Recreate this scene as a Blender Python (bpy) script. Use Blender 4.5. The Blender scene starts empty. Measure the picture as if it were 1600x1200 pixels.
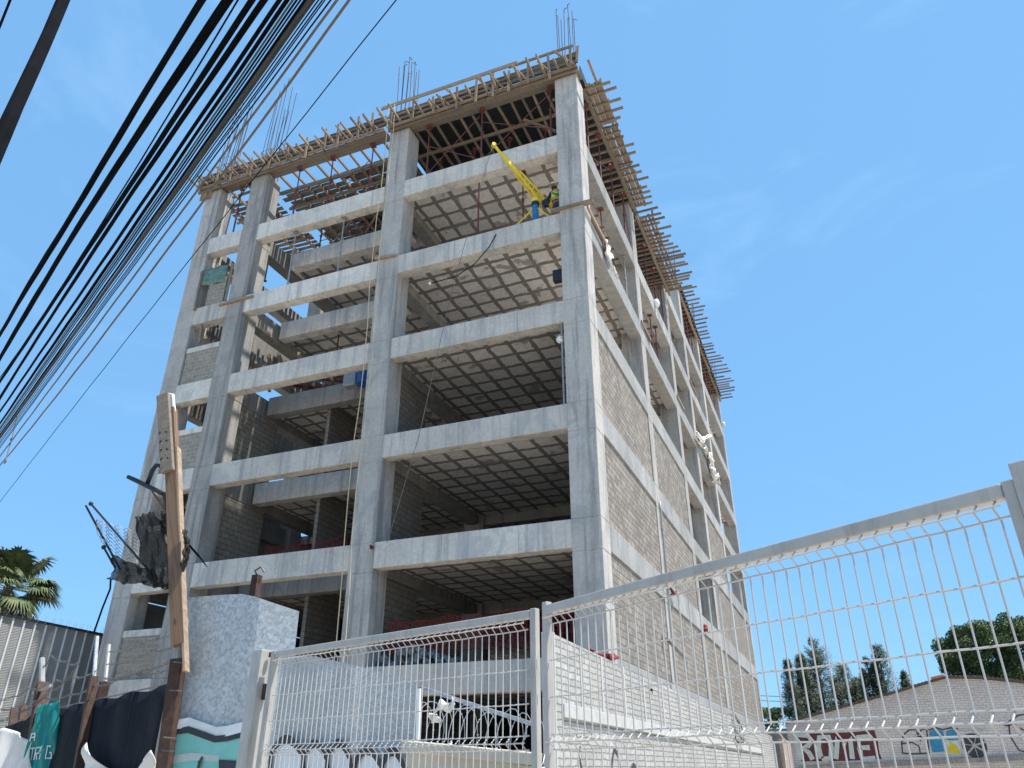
import bpy, bmesh, math, random
from mathutils import Vector, Matrix
random.seed(7)
R_ = math.radians
C = bpy.context.scene.collection
sc = bpy.context.scene
# ------------------------------------------------------------------ camera
F_PX, PITCH, YAW, ROLL = 1178.1, 0.47126, 0.38716, -0.00102
CAM = Vector((5.3107, -19.4787, 1.6))
cam_d = bpy.data.cameras.new('camera'); cam = bpy.data.objects.new('camera', cam_d); C.objects.link(cam)
cam_d.sensor_fit = 'HORIZONTAL'; cam_d.sensor_width = 36.0; cam_d.lens = 36.0*F_PX/1600
cam_d.clip_start = 0.05; cam_d.clip_end = 6000
fw = Vector((-math.sin(YAW)*math.cos(PITCH), math.cos(YAW)*math.cos(PITCH), math.sin(PITCH)))
rt = Vector((math.cos(YAW), math.sin(YAW), 0)); up = rt.cross(fw)
r2 = math.cos(ROLL)*rt + math.sin(ROLL)*up; u2 = -math.sin(ROLL)*rt + math.cos(ROLL)*up
M = Matrix((r2, u2, -fw)).transposed().to_4x4(); M.translation = CAM
cam.matrix_world = M
sc.camera = cam
# ------------------------------------------------------------------ light
SUN_EL, SUN_AZ = R_(67), R_(3)      # azimuth measured from +x towards +y
w = bpy.data.worlds.new('World'); sc.world = w; w.use_nodes = True
nt = w.node_tree; nt.nodes.clear()
sky = nt.nodes.new('ShaderNodeTexSky'); sky.sky_type = 'NISHITA'; sky.sun_disc = False
sky.sun_elevation = SUN_EL; sky.sun_rotation = math.pi/2 - SUN_AZ
sky.altitude = 300; sky.air_density = 1.0; sky.dust_density = 0.5; sky.ozone_density = 1.6
bg = nt.nodes.new('ShaderNodeBackground'); bg.inputs[1].default_value = 0.15
wo = nt.nodes.new('ShaderNodeOutputWorld')
# thin wisps of cloud, part of the sky itself
tc = nt.nodes.new('ShaderNodeTexCoord')
mp = nt.nodes.new('ShaderNodeMapping'); mp.inputs['Scale'].default_value = (2.2, 2.2, 5.0); mp.inputs['Rotation'].default_value = (0.3, 0.2, 0.5)
nz = nt.nodes.new('ShaderNodeTexNoise'); nz.inputs['Scale'].default_value = 1.6; nz.inputs['Detail'].default_value = 9; nz.inputs['Roughness'].default_value = 0.62; nz.inputs['Distortion'].default_value = 0.7
cr = nt.nodes.new('ShaderNodeValToRGB'); cr.color_ramp.elements[0].position = 0.53; cr.color_ramp.elements[1].position = 0.85
cr.color_ramp.elements[1].color = (0.45, 0.45, 0.45, 1)
mx = nt.nodes.new('ShaderNodeMix'); mx.data_type = 'RGBA'
mx.inputs['B'].default_value = (7.5, 7.6, 7.9, 1)
L = nt.links.new
L(tc.outputs['Generated'], mp.inputs['Vector']); L(mp.outputs[0], nz.inputs['Vector']); L(nz.outputs['Fac'], cr.inputs[0])
L(sky.outputs[0], mx.inputs['A']); L(cr.outputs[0], mx.inputs['Factor']); tn = nt.nodes.new('ShaderNodeMix'); tn.data_type = 'RGBA'; tn.blend_type = 'MULTIPLY'; tn.inputs['Factor'].default_value = 1; tn.inputs['B'].default_value = (0.66, 0.89, 0.98, 1)
L(mx.outputs['Result'], tn.inputs['A']); ev = nt.nodes.new('ShaderNodeMix'); ev.data_type = 'RGBA'; ev.inputs['Factor'].default_value = 0.72; ev.inputs['B'].default_value = (1.09, 2.46, 4.35, 1)
L(tn.outputs['Result'], ev.inputs['A']); L(ev.outputs['Result'], bg.inputs[0]); L(bg.outputs[0], wo.inputs[0])
sd = bpy.data.lights.new('sun', 'SUN'); sd.energy = 5.0; sd.angle = R_(0.53); sd.color = (1.0, 0.955, 0.89)
so = bpy.data.objects.new('sun', sd); C.objects.link(so)
sun_dir = Vector((math.cos(SUN_EL)*math.cos(SUN_AZ), math.cos(SUN_EL)*math.sin(SUN_AZ), math.sin(SUN_EL)))
so.rotation_euler = sun_dir.to_track_quat('Z', 'Y').to_euler(); so.location = (30, 0, 60)
sc.view_settings.view_transform = 'Standard'; sc.view_settings.look = 'None'
sc.view_settings.exposure = 0.62; sc.view_settings.gamma = 1
sc.cycles.max_bounces = 8; sc.cycles.diffuse_bounces = 4

def ray(u, v): return fw + (u-800)/F_PX*r2 - (v-600)/F_PX*u2
def at(u, v, x=None, y=None, z=None, plane=None):
    """real-world point seen at photo pixel (u, v) on a known plane of the place"""
    d = ray(u, v)
    if x is not None: t = (x-CAM.x)/d.x
    elif y is not None: t = (y-CAM.y)/d.y
    elif z is not None: t = (z-CAM.z)/d.z
    else:
        q, dr = plane; n = Vector((-dr[1], dr[0], 0)); t = (Vector((q[0], q[1], 0))-CAM).dot(n)/d.dot(n)
    return CAM + d*t
# ------------------------------------------------------------------ materials
MT = {}
def new_mat(name):
    m = bpy.data.materials.new(name); m.use_nodes = True
    n = m.node_tree; b = n.nodes['Principled BSDF']; MT[name] = m
    return m, n, b
def N(n, t, **kw):
    x = n.nodes.new(t)
    for k, v in kw.items():
        if k in x.inputs: x.inputs[k].default_value = v
        else: setattr(x, k, v)
    return x
def pos(n): return N(n, 'ShaderNodeNewGeometry').outputs['Position']
def mapping(n, src, scale, loc=(0, 0, 0), rot=(0, 0, 0)):
    m = N(n, 'ShaderNodeMapping'); m.inputs['Scale'].default_value = scale; m.inputs['Location'].default_value = loc; m.inputs['Rotation'].default_value = rot
    n.links.new(src, m.inputs['Vector']); return m.outputs[0]
def noise(n, src, scale=1, detail=6, rough=.55, dist=0):
    x = N(n, 'ShaderNodeTexNoise', Scale=scale, Detail=detail, Roughness=rough, Distortion=dist)
    n.links.new(src, x.inputs['Vector']); return x.outputs['Fac']
def ramp(n, src, a, b, ca=(0, 0, 0, 1), cb=(1, 1, 1, 1)):
    x = N(n, 'ShaderNodeValToRGB'); e = x.color_ramp.elements
    e[0].position = a; e[1].position = b; e[0].color = ca; e[1].color = cb
    n.links.new(src, x.inputs[0]); return x.outputs[0]
def mix(n, f, a, b, mode='MIX'):
    x = N(n, 'ShaderNodeMix', data_type='RGBA', blend_type=mode)
    for s, k in ((f, 'Factor'), (a, 'A'), (b, 'B')):
        if hasattr(s, 'is_linked') or hasattr(s, 'links'): n.links.new(s, x.inputs[k])
        else: x.inputs[k].default_value = s if k == 'Factor' else tuple(s)+((1,) if len(s) == 3 else ())
    return x.outputs['Result']
def bump(n, b, h, strength=.3, dist=.02):
    x = N(n, 'ShaderNodeBump', Strength=strength, Distance=dist); n.links.new(h, x.inputs['Height']); n.links.new(x.outputs[0], b.inputs['Normal'])
def g3(v, t=(1, 1, 1)): return (v*t[0], v*t[1], v*t[2])

def concrete(name, v, tint=(1, .985, .95), stain=.5, seams=True, hseam=1.22):
    m, n, b = new_mat(name); P = pos(n)
    big = noise(n, P, .55, 5, .6)
    base = mix(n, ramp(n, big, .3, .72), g3(v*.80, tint), g3(v*1.12, tint))
    st = noise(n, mapping(n, P, (2.6, 2.6, .16)), 1.3, 7, .65, .4)
    base = mix(n, ramp(n, st, .50, .64, (0, 0, 0, 1), (min(1, stain*1.05),)*3+(1,)), base, g3(v*.42, (1, 1, 1)))
    st2 = noise(n, mapping(n, P, (5, 5, .22), (7, 3, 1)), 1.2, 5, .6, .2)
    base = mix(n, ramp(n, st2, .58, .76, (0, 0, 0, 1), (.30,)*3+(1,)), base, g3(min(v*1.55, .75), (1, .99, .96)))
    fine = noise(n, P, 9, 8, .7)
    base = mix(n, .34, base, mix(n, ramp(n, fine, .35, .7), g3(.55), g3(1.3)), 'MULTIPLY')
    pat = noise(n, mapping(n, P, (1, 1, .7)), .8, 4, .6, 1.2)
    base = mix(n, ramp(n, pat, .54, .60, (0, 0, 0, 1), (.45,)*3+(1,)), base, g3(v*.6, (.95, 1, 1.02)))
    if seams:
        sx = N(n, 'ShaderNodeSeparateXYZ'); n.links.new(P, sx.inputs[0])
        # formwork seams: thin dark vertical and horizontal lines
        ad = N(n, 'ShaderNodeMath', operation='ADD'); n.links.new(sx.outputs[0], ad.inputs[0]); n.links.new(sx.outputs[1], ad.inputs[1])
        fr = N(n, 'ShaderNodeMath', operation='PINGPONG'); fr.inputs[1].default_value = hseam; n.links.new(ad.outputs[0], fr.inputs[0])
        ls = N(n, 'ShaderNodeMath', operation='LESS_THAN'); ls.inputs[1].default_value = .011; n.links.new(fr.outputs[0], ls.inputs[0])
        mu = N(n, 'ShaderNodeMath', operation='MULTIPLY'); mu.inputs[1].default_value = .55; n.links.new(ls.outputs[0], mu.inputs[0])
        base = mix(n, mu.outputs[0], base, g3(v*.42))
    oi = N(n, 'ShaderNodeObjectInfo'); base = mix(n, .9, base, mix(n, oi.outputs['Random'], g3(.80), g3(1.14)), 'MULTIPLY')
    dp = noise(n, mapping(n, P, (1.1, 1.1, .55), (3, 9, 2)), 1.0, 8, .72, .8); base = mix(n, ramp(n, dp, .56, .70, (0, 0, 0, 1), (.42,)*3+(1,)), base, g3(v*.52, (.97, 1, 1)))
    ru = noise(n, mapping(n, P, (3.4, 3.4, .2), (11, 5, 4)), 1.0, 6, .7, .5); base = mix(n, ramp(n, ru, .66, .76, (0, 0, 0, 1), (.38,)*3+(1,)), base, (.24, .17, .11))
    sp = noise(n, P, 26, 3, .6); base = mix(n, ramp(n, sp, .66, .72, (0, 0, 0, 1), (.5,)*3+(1,)), base, g3(v*.4))
    n.links.new(base, b.inputs['Base Color']); b.inputs['Roughness'].default_value = .9
    b.inputs['Specular IOR Level'].default_value = .25
    hh = mix(n, .5, fine, st); bump(n, b, hh, .5, .02)
    return m
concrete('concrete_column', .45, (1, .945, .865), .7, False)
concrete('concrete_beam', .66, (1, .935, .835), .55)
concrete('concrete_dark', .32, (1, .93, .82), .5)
concrete('concrete_strip', .375, (1, .985, .94), .3, False)
concrete('concrete_rubble', .32, (1, .99, .96), .2, False)

def wall_uv(n):
    """(along-wall, height) coordinates from world position and the face's own direction"""
    geo = N(n, 'ShaderNodeNewGeometry'); s = N(n, 'ShaderNodeSeparateXYZ'); n.links.new(geo.outputs['Position'], s.inputs[0])
    sn = N(n, 'ShaderNodeSeparateXYZ'); n.links.new(geo.outputs['True Normal'], sn.inputs[0])
    ab = N(n, 'ShaderNodeMath', operation='ABSOLUTE'); n.links.new(sn.outputs[0], ab.inputs[0])
    gt = N(n, 'ShaderNodeMath', operation='GREATER_THAN'); gt.inputs[1].default_value = .6; n.links.new(ab.outputs[0], gt.inputs[0])
    mf = N(n, 'ShaderNodeMix', data_type='FLOAT'); n.links.new(gt.outputs[0], mf.inputs['Factor']); n.links.new(s.outputs[0], mf.inputs['A']); n.links.new(s.outputs[1], mf.inputs['B'])
    c = N(n, 'ShaderNodeCombineXYZ'); n.links.new(mf.outputs['Result'], c.inputs[0]); n.links.new(s.outputs[2], c.inputs[1])
    return c.outputs[0], geo.outputs['Position']
def masonry(name, c1, c2, mortar, bw=.4, bh=.2, ms=.014, warp=.02, patch=None, bstr=.7, mdist=.02):
    m, n, b = new_mat(name); uv, P = wall_uv(n)
    nz = N(n, 'ShaderNodeTexNoise', Scale=3.0, Detail=4); n.links.new(P, nz.inputs['Vector'])
    sub = N(n, 'ShaderNodeVectorMath', operation='SUBTRACT'); sub.inputs[1].default_value = (.5, .5, .5); n.links.new(nz.outputs['Color'], sub.inputs[0])
    scl = N(n, 'ShaderNodeVectorMath', operation='SCALE'); scl.inputs['Scale'].default_value = warp; n.links.new(sub.outputs[0], scl.inputs[0])
    add = N(n, 'ShaderNodeVectorMath', operation='ADD'); n.links.new(uv, add.inputs[0]); n.links.new(scl.outputs[0], add.inputs[1])
    br = N(n, 'ShaderNodeTexBrick', Scale=1.0); br.inputs['Brick Width'].default_value = bw; br.inputs['Row Height'].default_value = bh
    br.inputs['Mortar Size'].default_value = ms; br.inputs['Mortar Smooth'].default_value = .35; br.inputs['Bias'].default_value = 0
    br.inputs['Color1'].default_value = (*c1, 1); br.inputs['Color2'].default_value = (*c2, 1); br.inputs['Mortar'].default_value = (*mortar, 1)
    n.links.new(add.outputs[0], br.inputs['Vector'])
    col = br.outputs['Color']
    f = noise(n, P, 7, 8, .7); col = mix(n, .5, col, mix(n, ramp(n, f, .35, .7), g3(.6), g3(1.35)), 'MULTIPLY')
    bg_ = noise(n, P, .5, 5, .6); col = mix(n, .6, col, mix(n, ramp(n, bg_, .3, .7), g3(.78), g3(1.15)), 'MULTIPLY')
    if patch:
        pf = noise(n, P, 1.1, 5, .6, .5); col = mix(n, ramp(n, pf, patch[0], patch[0]+.05), col, patch[1])
    n.links.new(col, b.inputs['Base Color']); b.inputs['Roughness'].default_value = .93; b.inputs['Specular IOR Level'].default_value = .2
    iv = N(n, 'ShaderNodeMath', operation='SUBTRACT'); iv.inputs[0].default_value = 1.0; n.links.new(br.outputs['Fac'], iv.inputs[1])
    hm = mix(n, .25, iv.outputs[0], f); bump(n, b, hm, bstr, mdist)
    return m
masonry('block_beige', (.32, .285, .245), (.215, .19, .165), (.13, .12, .105), .40, .20, .016, .035, (.64, (.31, .29, .26)))  # grey-beige infill blocks of the side wall
masonry('block_grey', (.27, .245, .21), (.23, .21, .18), (.13, .12, .105), .40, .20, .014)
masonry('brick_small', (.33, .295, .245), (.285, .255, .215), (.40, .365, .31), .36, .16, .020, .07, (.60, (.37, .335, .285)))
masonry('brick_white', (.46, .45, .42), (.38, .37, .345), (.26, .25, .23), .50, .125, .013, .05, (.60, (.40, .38, .345)), 1.0, .07)
masonry('brick_whitewash', (.56, .52, .49), (.52, .48, .455), (.30, .27, .25), .42, .16, .012, .08, (.66, (.36, .30, .26)))
masonry('brick_red', (.36, .22, .17), (.45, .35, .30), (.42, .39, .36), .26, .10, .014, .05, (.56, (.50, .46, .42)))

def soffit():
    m, n, b = new_mat('waffle_soffit'); P = pos(n)
    nz = N(n, 'ShaderNodeTexNoise', Scale=2.4, Detail=5, Roughness=.6); n.links.new(P, nz.inputs['Vector'])
    sub = N(n, 'ShaderNodeVectorMath', operation='SUBTRACT'); sub.inputs[1].default_value = (.5, .5, .5); n.links.new(nz.outputs['Color'], sub.inputs[0])
    scl = N(n, 'ShaderNodeVectorMath', operation='SCALE'); scl.inputs['Scale'].default_value = .19; n.links.new(sub.outputs[0], scl.inputs[0])
    add = N(n, 'ShaderNodeVectorMath', operation='ADD'); n.links.new(P, add.inputs[0]); n.links.new(scl.outputs[0], add.inputs[1])
    mp_ = mapping(n, add.outputs[0], (1, 1, 0), (.15, .42, 0))
    br = N(n, 'ShaderNodeTexBrick', Scale=1.0, offset=0.0); br.inputs['Brick Width'].default_value = .78; br.inputs['Row Height'].default_value = .80
    br.inputs['Mortar Size'].default_value = .088; br.inputs['Mortar Smooth'].default_value = .12
    br.inputs['Color1'].default_value = (.78, .71, .64, 1); br.inputs['Color2'].default_value = (.64, .58, .525, 1); br.inputs['Mortar'].default_value = (.23, .205, .175, 1)
    n.links.new(mp_, br.inputs['Vector'])
    f = noise(n, P, 6, 8, .7); col = mix(n, .5, br.outputs['Color'], mix(n, ramp(n, f, .35, .7), g3(.65), g3(1.3)), 'MULTIPLY')
    pf = noise(n, P, 1.0, 4, .6, .4); col = mix(n, ramp(n, pf, .60, .64, (0, 0, 0, 1), (.75,)*3+(1,)), col, (.25, .22, .19))
    n.links.new(col, b.inputs['Base Color']); b.inputs['Roughness'].default_value = .95
    bump(n, b, br.outputs['Fac'], .6, .03)
soffit()
def wood(name, c1, c2, sc_=1.0):
    m, n, b = new_mat(name); P = pos(n)
    oi = N(n, 'ShaderNodeObjectInfo')
    f = noise(n, mapping(n, P, (4*sc_, 4*sc_, 4*sc_)), 1.5, 6, .6, .6)
    g = noise(n, mapping(n, P, (1, 22*sc_, 22*sc_)), 1.3, 5, .6, .8)
    g2 = noise(n, mapping(n, P, (22*sc_, 1, 9*sc_)), 1.3, 5, .6, .8)
    gg = mix(n, .5, g, g2)
    col = mix(n, ramp(n, gg, .38, .62), c2, c1)
    col = mix(n, ramp(n, f, .4, .75, (0, 0, 0, 1), (.6,)*3+(1,)), col, (.17, .155, .135))
    col = mix(n, .7, col, mix(n, oi.outputs['Random'], g3(.62), g3(1.4)), 'MULTIPLY')
    n.links.new(col, b.inputs['Base Color']); b.inputs['Roughness'].default_value = .85; bump(n, b, gg, .35, .01)
wood('wood_form', (.34, .25, .17), (.18, .13, .09))
wood('wood_board', (.38, .275, .18), (.22, .15, .095))
wood('wood_grey', (.24, .20, .155), (.13, .11, .085))
# tall post: grain runs up the post
m, n, b = new_mat('wood_post'); P = pos(n)
_s = N(n, 'ShaderNodeSeparateXYZ'); n.links.new(P, _s.inputs[0]); _c = N(n, 'ShaderNodeCombineXYZ')
for _k, _v in ((0, -.357), (1, .0)):
    _m2 = N(n, 'ShaderNodeMath', operation='MULTIPLY'); _m2.inputs[1].default_value = _v; n.links.new(_s.outputs[2], _m2.inputs[0]); n.links.new(_m2.outputs[0], _c.inputs[_k])
_d = N(n, 'ShaderNodeVectorMath', operation='SUBTRACT'); n.links.new(P, _d.inputs[0]); n.links.new(_c.outputs[0], _d.inputs[1]); P = _d.outputs[0]
g = noise(n, mapping(n, P, (26, 26, .9)), 1.0, 6, .65, 1.2); g2 = noise(n, mapping(n, P, (70, 70, 1.5)), 1.0, 4, .6, .4)
col = mix(n, ramp(n, g, .36, .66), (.11, .062, .036), (.27, .175, .105)); col = mix(n, ramp(n, g2, .40, .60, (0, 0, 0, 1), (.35,)*3+(1,)), col, (.14, .075, .04))
kn = N(n, 'ShaderNodeTexVoronoi', Scale=2.4); n.links.new(mapping(n, P, (2, 2, .8)), kn.inputs['Vector']); col = mix(n, ramp(n, kn.outputs['Distance'], .05, .10, (1, 1, 1, 1), (0, 0, 0, 1)), col, (.08, .045, .03))
n.links.new(col, b.inputs['Base Color']); b.inputs['Roughness'].default_value = .75; bump(n, b, g2, .3, .004)

def paint(name, c, rough=.5, metal=0, vary=.25, rust=None, scale=3, grime=None, spec=.5):
    m, n, b = new_mat(name); P = pos(n)
    f = noise(n, P, scale, 7, .65, .2)
    col = mix(n, ramp(n, f, .3, .7), g3(1-vary, c), g3(1+vary*.5, c))
    if grime: 
        gr = noise(n, mapping(n, P, (9, 9, 1.5)), 1.4, 6, .7, .3); col = mix(n, ramp(n, gr, .5, .72, (0, 0, 0, 1), (grime,)*3+(1,)), col, (.20, .17, .14))
    if rust:
        f2 = noise(n, P, scale*2.1, 8, .7, .4); col = mix(n, ramp(n, f2, rust, rust+.05), col, (.20, .075, .035))
    n.links.new(col, b.inputs['Base Color']); b.inputs['Roughness'].default_value = rough; b.inputs['Metallic'].default_value = metal
    b.inputs['Specular IOR Level'].default_value = spec
    bump(n, b, f, .12, .004)
    return m
paint('red_steel', (.15, .036, .034), .6, 0, .4, .60, 6)
paint('grey_steel', (.33, .33, .31), .55, .3, .3, .66, 6)
paint('rust_steel', (.075, .040, .028), .85, .1, .5, .60, 12)
paint('rebar', (.085, .075, .075), .7, .4, .4, .62, 8)
paint('white_paint', (.44, .415, .375), .42, 0, .14, .715, 7, .5)
paint('white_wire', (.50, .48, .45), .45, 0, .08, .76, 9)
paint('yellow_paint', (.78, .56, .02), .4, 0, .15, .74, 6)
paint('blue_paint', (.02, .15, .36), .45, 0, .2, .74, 6)
paint('black_metal', (.02, .024, .03), .5, .2, .3)
paint('black_cable', (.006, .007, .009), .95, 0, .4, spec=.04)
paint('grey_cable', (.045, .045, .043), .6, 0, .4)
paint('green_cable', (.03, .07, .065), .6, 0, .4)
paint('tan_cable', (.13, .105, .08), .7, 0, .3)
paint('rope', (.60, .52, .32), .9, 0, .2)
paint('steel_wire', (.16, .15, .14), .55, .5, .3)
paint('razor_steel', (.55, .56, .57), .35, .9, .2)
paint('safety_red', (.22, .022, .022), .8, 0, .35)
paint('white_cloth', (.72, .70, .66), .9, 0, .25, None, 2)
paint('canvas_black', (.009, .013, .020), .75, 0, .45, None, 2, None, .12)
_m = MT['canvas_black']; _n = _m.node_tree; _b = _n.nodes['Principled BSDF']
bump(_n, _b, noise(_n, mapping(_n, pos(_n), (9, 9, 1.6)), 1.2, 7, .6, 1.2), .9, .05)
paint('shade_net', (.060, .055, .050), .95, 0, .5, None, 5, None, .1)
_m = MT['shade_net']; _n = _m.node_tree; _b = _n.nodes['Principled BSDF']
_wx = noise(_n, mapping(_n, pos(_n), (260, 260, 260)), 1, 2, .5); _n.links.new(ramp(_n, _wx, .44, .50), _b.inputs['Alpha'])
paint('teal_banner', (.0, .21, .19), .45, 0, .25, None, 3)
paint('banner_letter', (.62, .66, .66), .6, 0, .1)
paint('green_sheet', (.13, .22, .18), .6, 0, .5, None, 4)
paint('blue_tarp', (.03, .12, .42), .5, 0, .3, None, 4)
paint('plastic_white', (.80, .80, .78), .4, 0, .1)
paint('roof_tile', (.10, .085, .075), .9, 0, .4, None, 4)
paint('red_tile', (.50, .17, .09), .8, 0, .3, None, 4)
paint('asphalt', (.052, .052, .054), .9, 0, .35, None, 5)
paint('pavement_concrete', (.50, .44, .36), .9, 0, .25, None, 3)  # unseen ground, coloured pale and warm to bounce sunlight onto the facade
paint('bark', (.12, .09, .065), .95, 0, .4, None, 6)
paint('skin', (.28, .15, .10), .6, 0, .1)
paint('vest_orange', (.55, .38, .10), .8, 0, .2)
paint('vest_lime', (.35, .75, .12), .7, 0, .1)
paint('denim', (.03, .045, .09), .9, 0, .3)
paint('shirt_dark', (.03, .03, .04), .9, 0, .3)
paint('spray_white', (.66, .68, .69), .7, 0, .12, None, 3)
paint('spray_black', (.035, .04, .05), .7, 0, .3, None, 3)
paint('spray_teal', (.20, .52, .46), .6, 0, .25, None, 2.2)
paint('spray_maroon', (.10, .025, .028), .8, 0, .3, None, 3)
paint('spray_mint', (.45, .52, .49), .8, 0, .2, None, 3)
paint('spray_blue', (.03, .21, .36), .8, 0, .3, None, 3)
paint('spray_yellow', (.55, .42, .03), .8, 0, .2, None, 3)
paint('rib_sunlit', (.58, .60, .61), .45, 0, .15, None, 3)  # near-white colour stands in for sunlight catching the fence ribs
paint('plank_board', (.52, .47, .38), .85, 0, .2, None, 4)
# galvanised sheet
def galv(name, v, tint, spangle):
    m, n, b = new_mat(name); P = pos(n)
    vo = N(n, 'ShaderNodeTexVoronoi', Scale=spangle); n.links.new(P, vo.inputs['Vector'])
    f = noise(n, P, 16, 6, .7); col = mix(n, .55, vo.outputs['Color'], f)
    bw = N(n, 'ShaderNodeRGBToBW'); n.links.new(col, bw.inputs[0])
    c = mix(n, ramp(n, bw.outputs[0], .34, .66), g3(v*.74, tint), g3(v*1.16, tint))
    lf = noise(n, mapping(n, P, (1.6, 1.6, 1.0)), 1.2, 4, .6, .6); c = mix(n, ramp(n, lf, .52, .72, (0, 0, 0, 1), (.5,)*3+(1,)), c, g3(v*.62, (1, .98, .93)))
    n.links.new(c, b.inputs['Base Color']); b.inputs['Metallic'].default_value = .25; b.inputs['Roughness'].default_value = .55
    bf = noise(n, P, 1.1, 2, .5); bump(n, b, bf, .12, .03)
galv('galvanised', .50, (.93, .98, 1.0), 34)
galv('galvanised_plain', .46, (.98, 1, .99), 70)
galv('zinc_rib', .42, (.97, 1, 1.02), 25)
m, n, b = new_mat('rib_panel'); P = pos(n)
wv = N(n, 'ShaderNodeTexWave', Scale=6.5, Distortion=0.0, bands_direction='Z'); n.links.new(P, wv.inputs['Vector'])
f = noise(n, P, 3, 6, .6); c = mix(n, ramp(n, wv.outputs['Fac'], .2, .8), (.20, .20, .195), (.29, .29, .28)); c = mix(n, .5, c, mix(n, f, g3(.6), g3(1.4)), 'MULTIPLY')
n.links.new(c, b.inputs['Base Color']); b.inputs['Roughness'].default_value = .6; bump(n, b, wv.outputs['Fac'], .5, .02)
def leafmat(name, c1, c2):
    m, n, b = new_mat(name); P = pos(n)
    f = noise(n, P, 1.3, 4, .6); f2 = noise(n, P, 9, 2, .5)
    c = mix(n, ramp(n, f, .35, .65), c1, c2); c = mix(n, .6, c, mix(n, f2, g3(.5), g3(1.5)), 'MULTIPLY')
    n.links.new(c, b.inputs['Base Color']); b.inputs['Roughness'].default_value = .6
    b.inputs['Specular IOR Level'].default_value = .3
leafmat('leaf_conifer', (.055, .078, .045), (.105, .125, .075))
leafmat('leaf_broad', (.04, .075, .028), (.12, .165, .055))
leafmat('leaf_palm', (.055, .085, .030), (.13, .155, .06))
leafmat('leaf_dry', (.33, .23, .10), (.45, .34, .17))
leafmat('weed', (.22, .27, .06), (.34, .36, .12))
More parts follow.
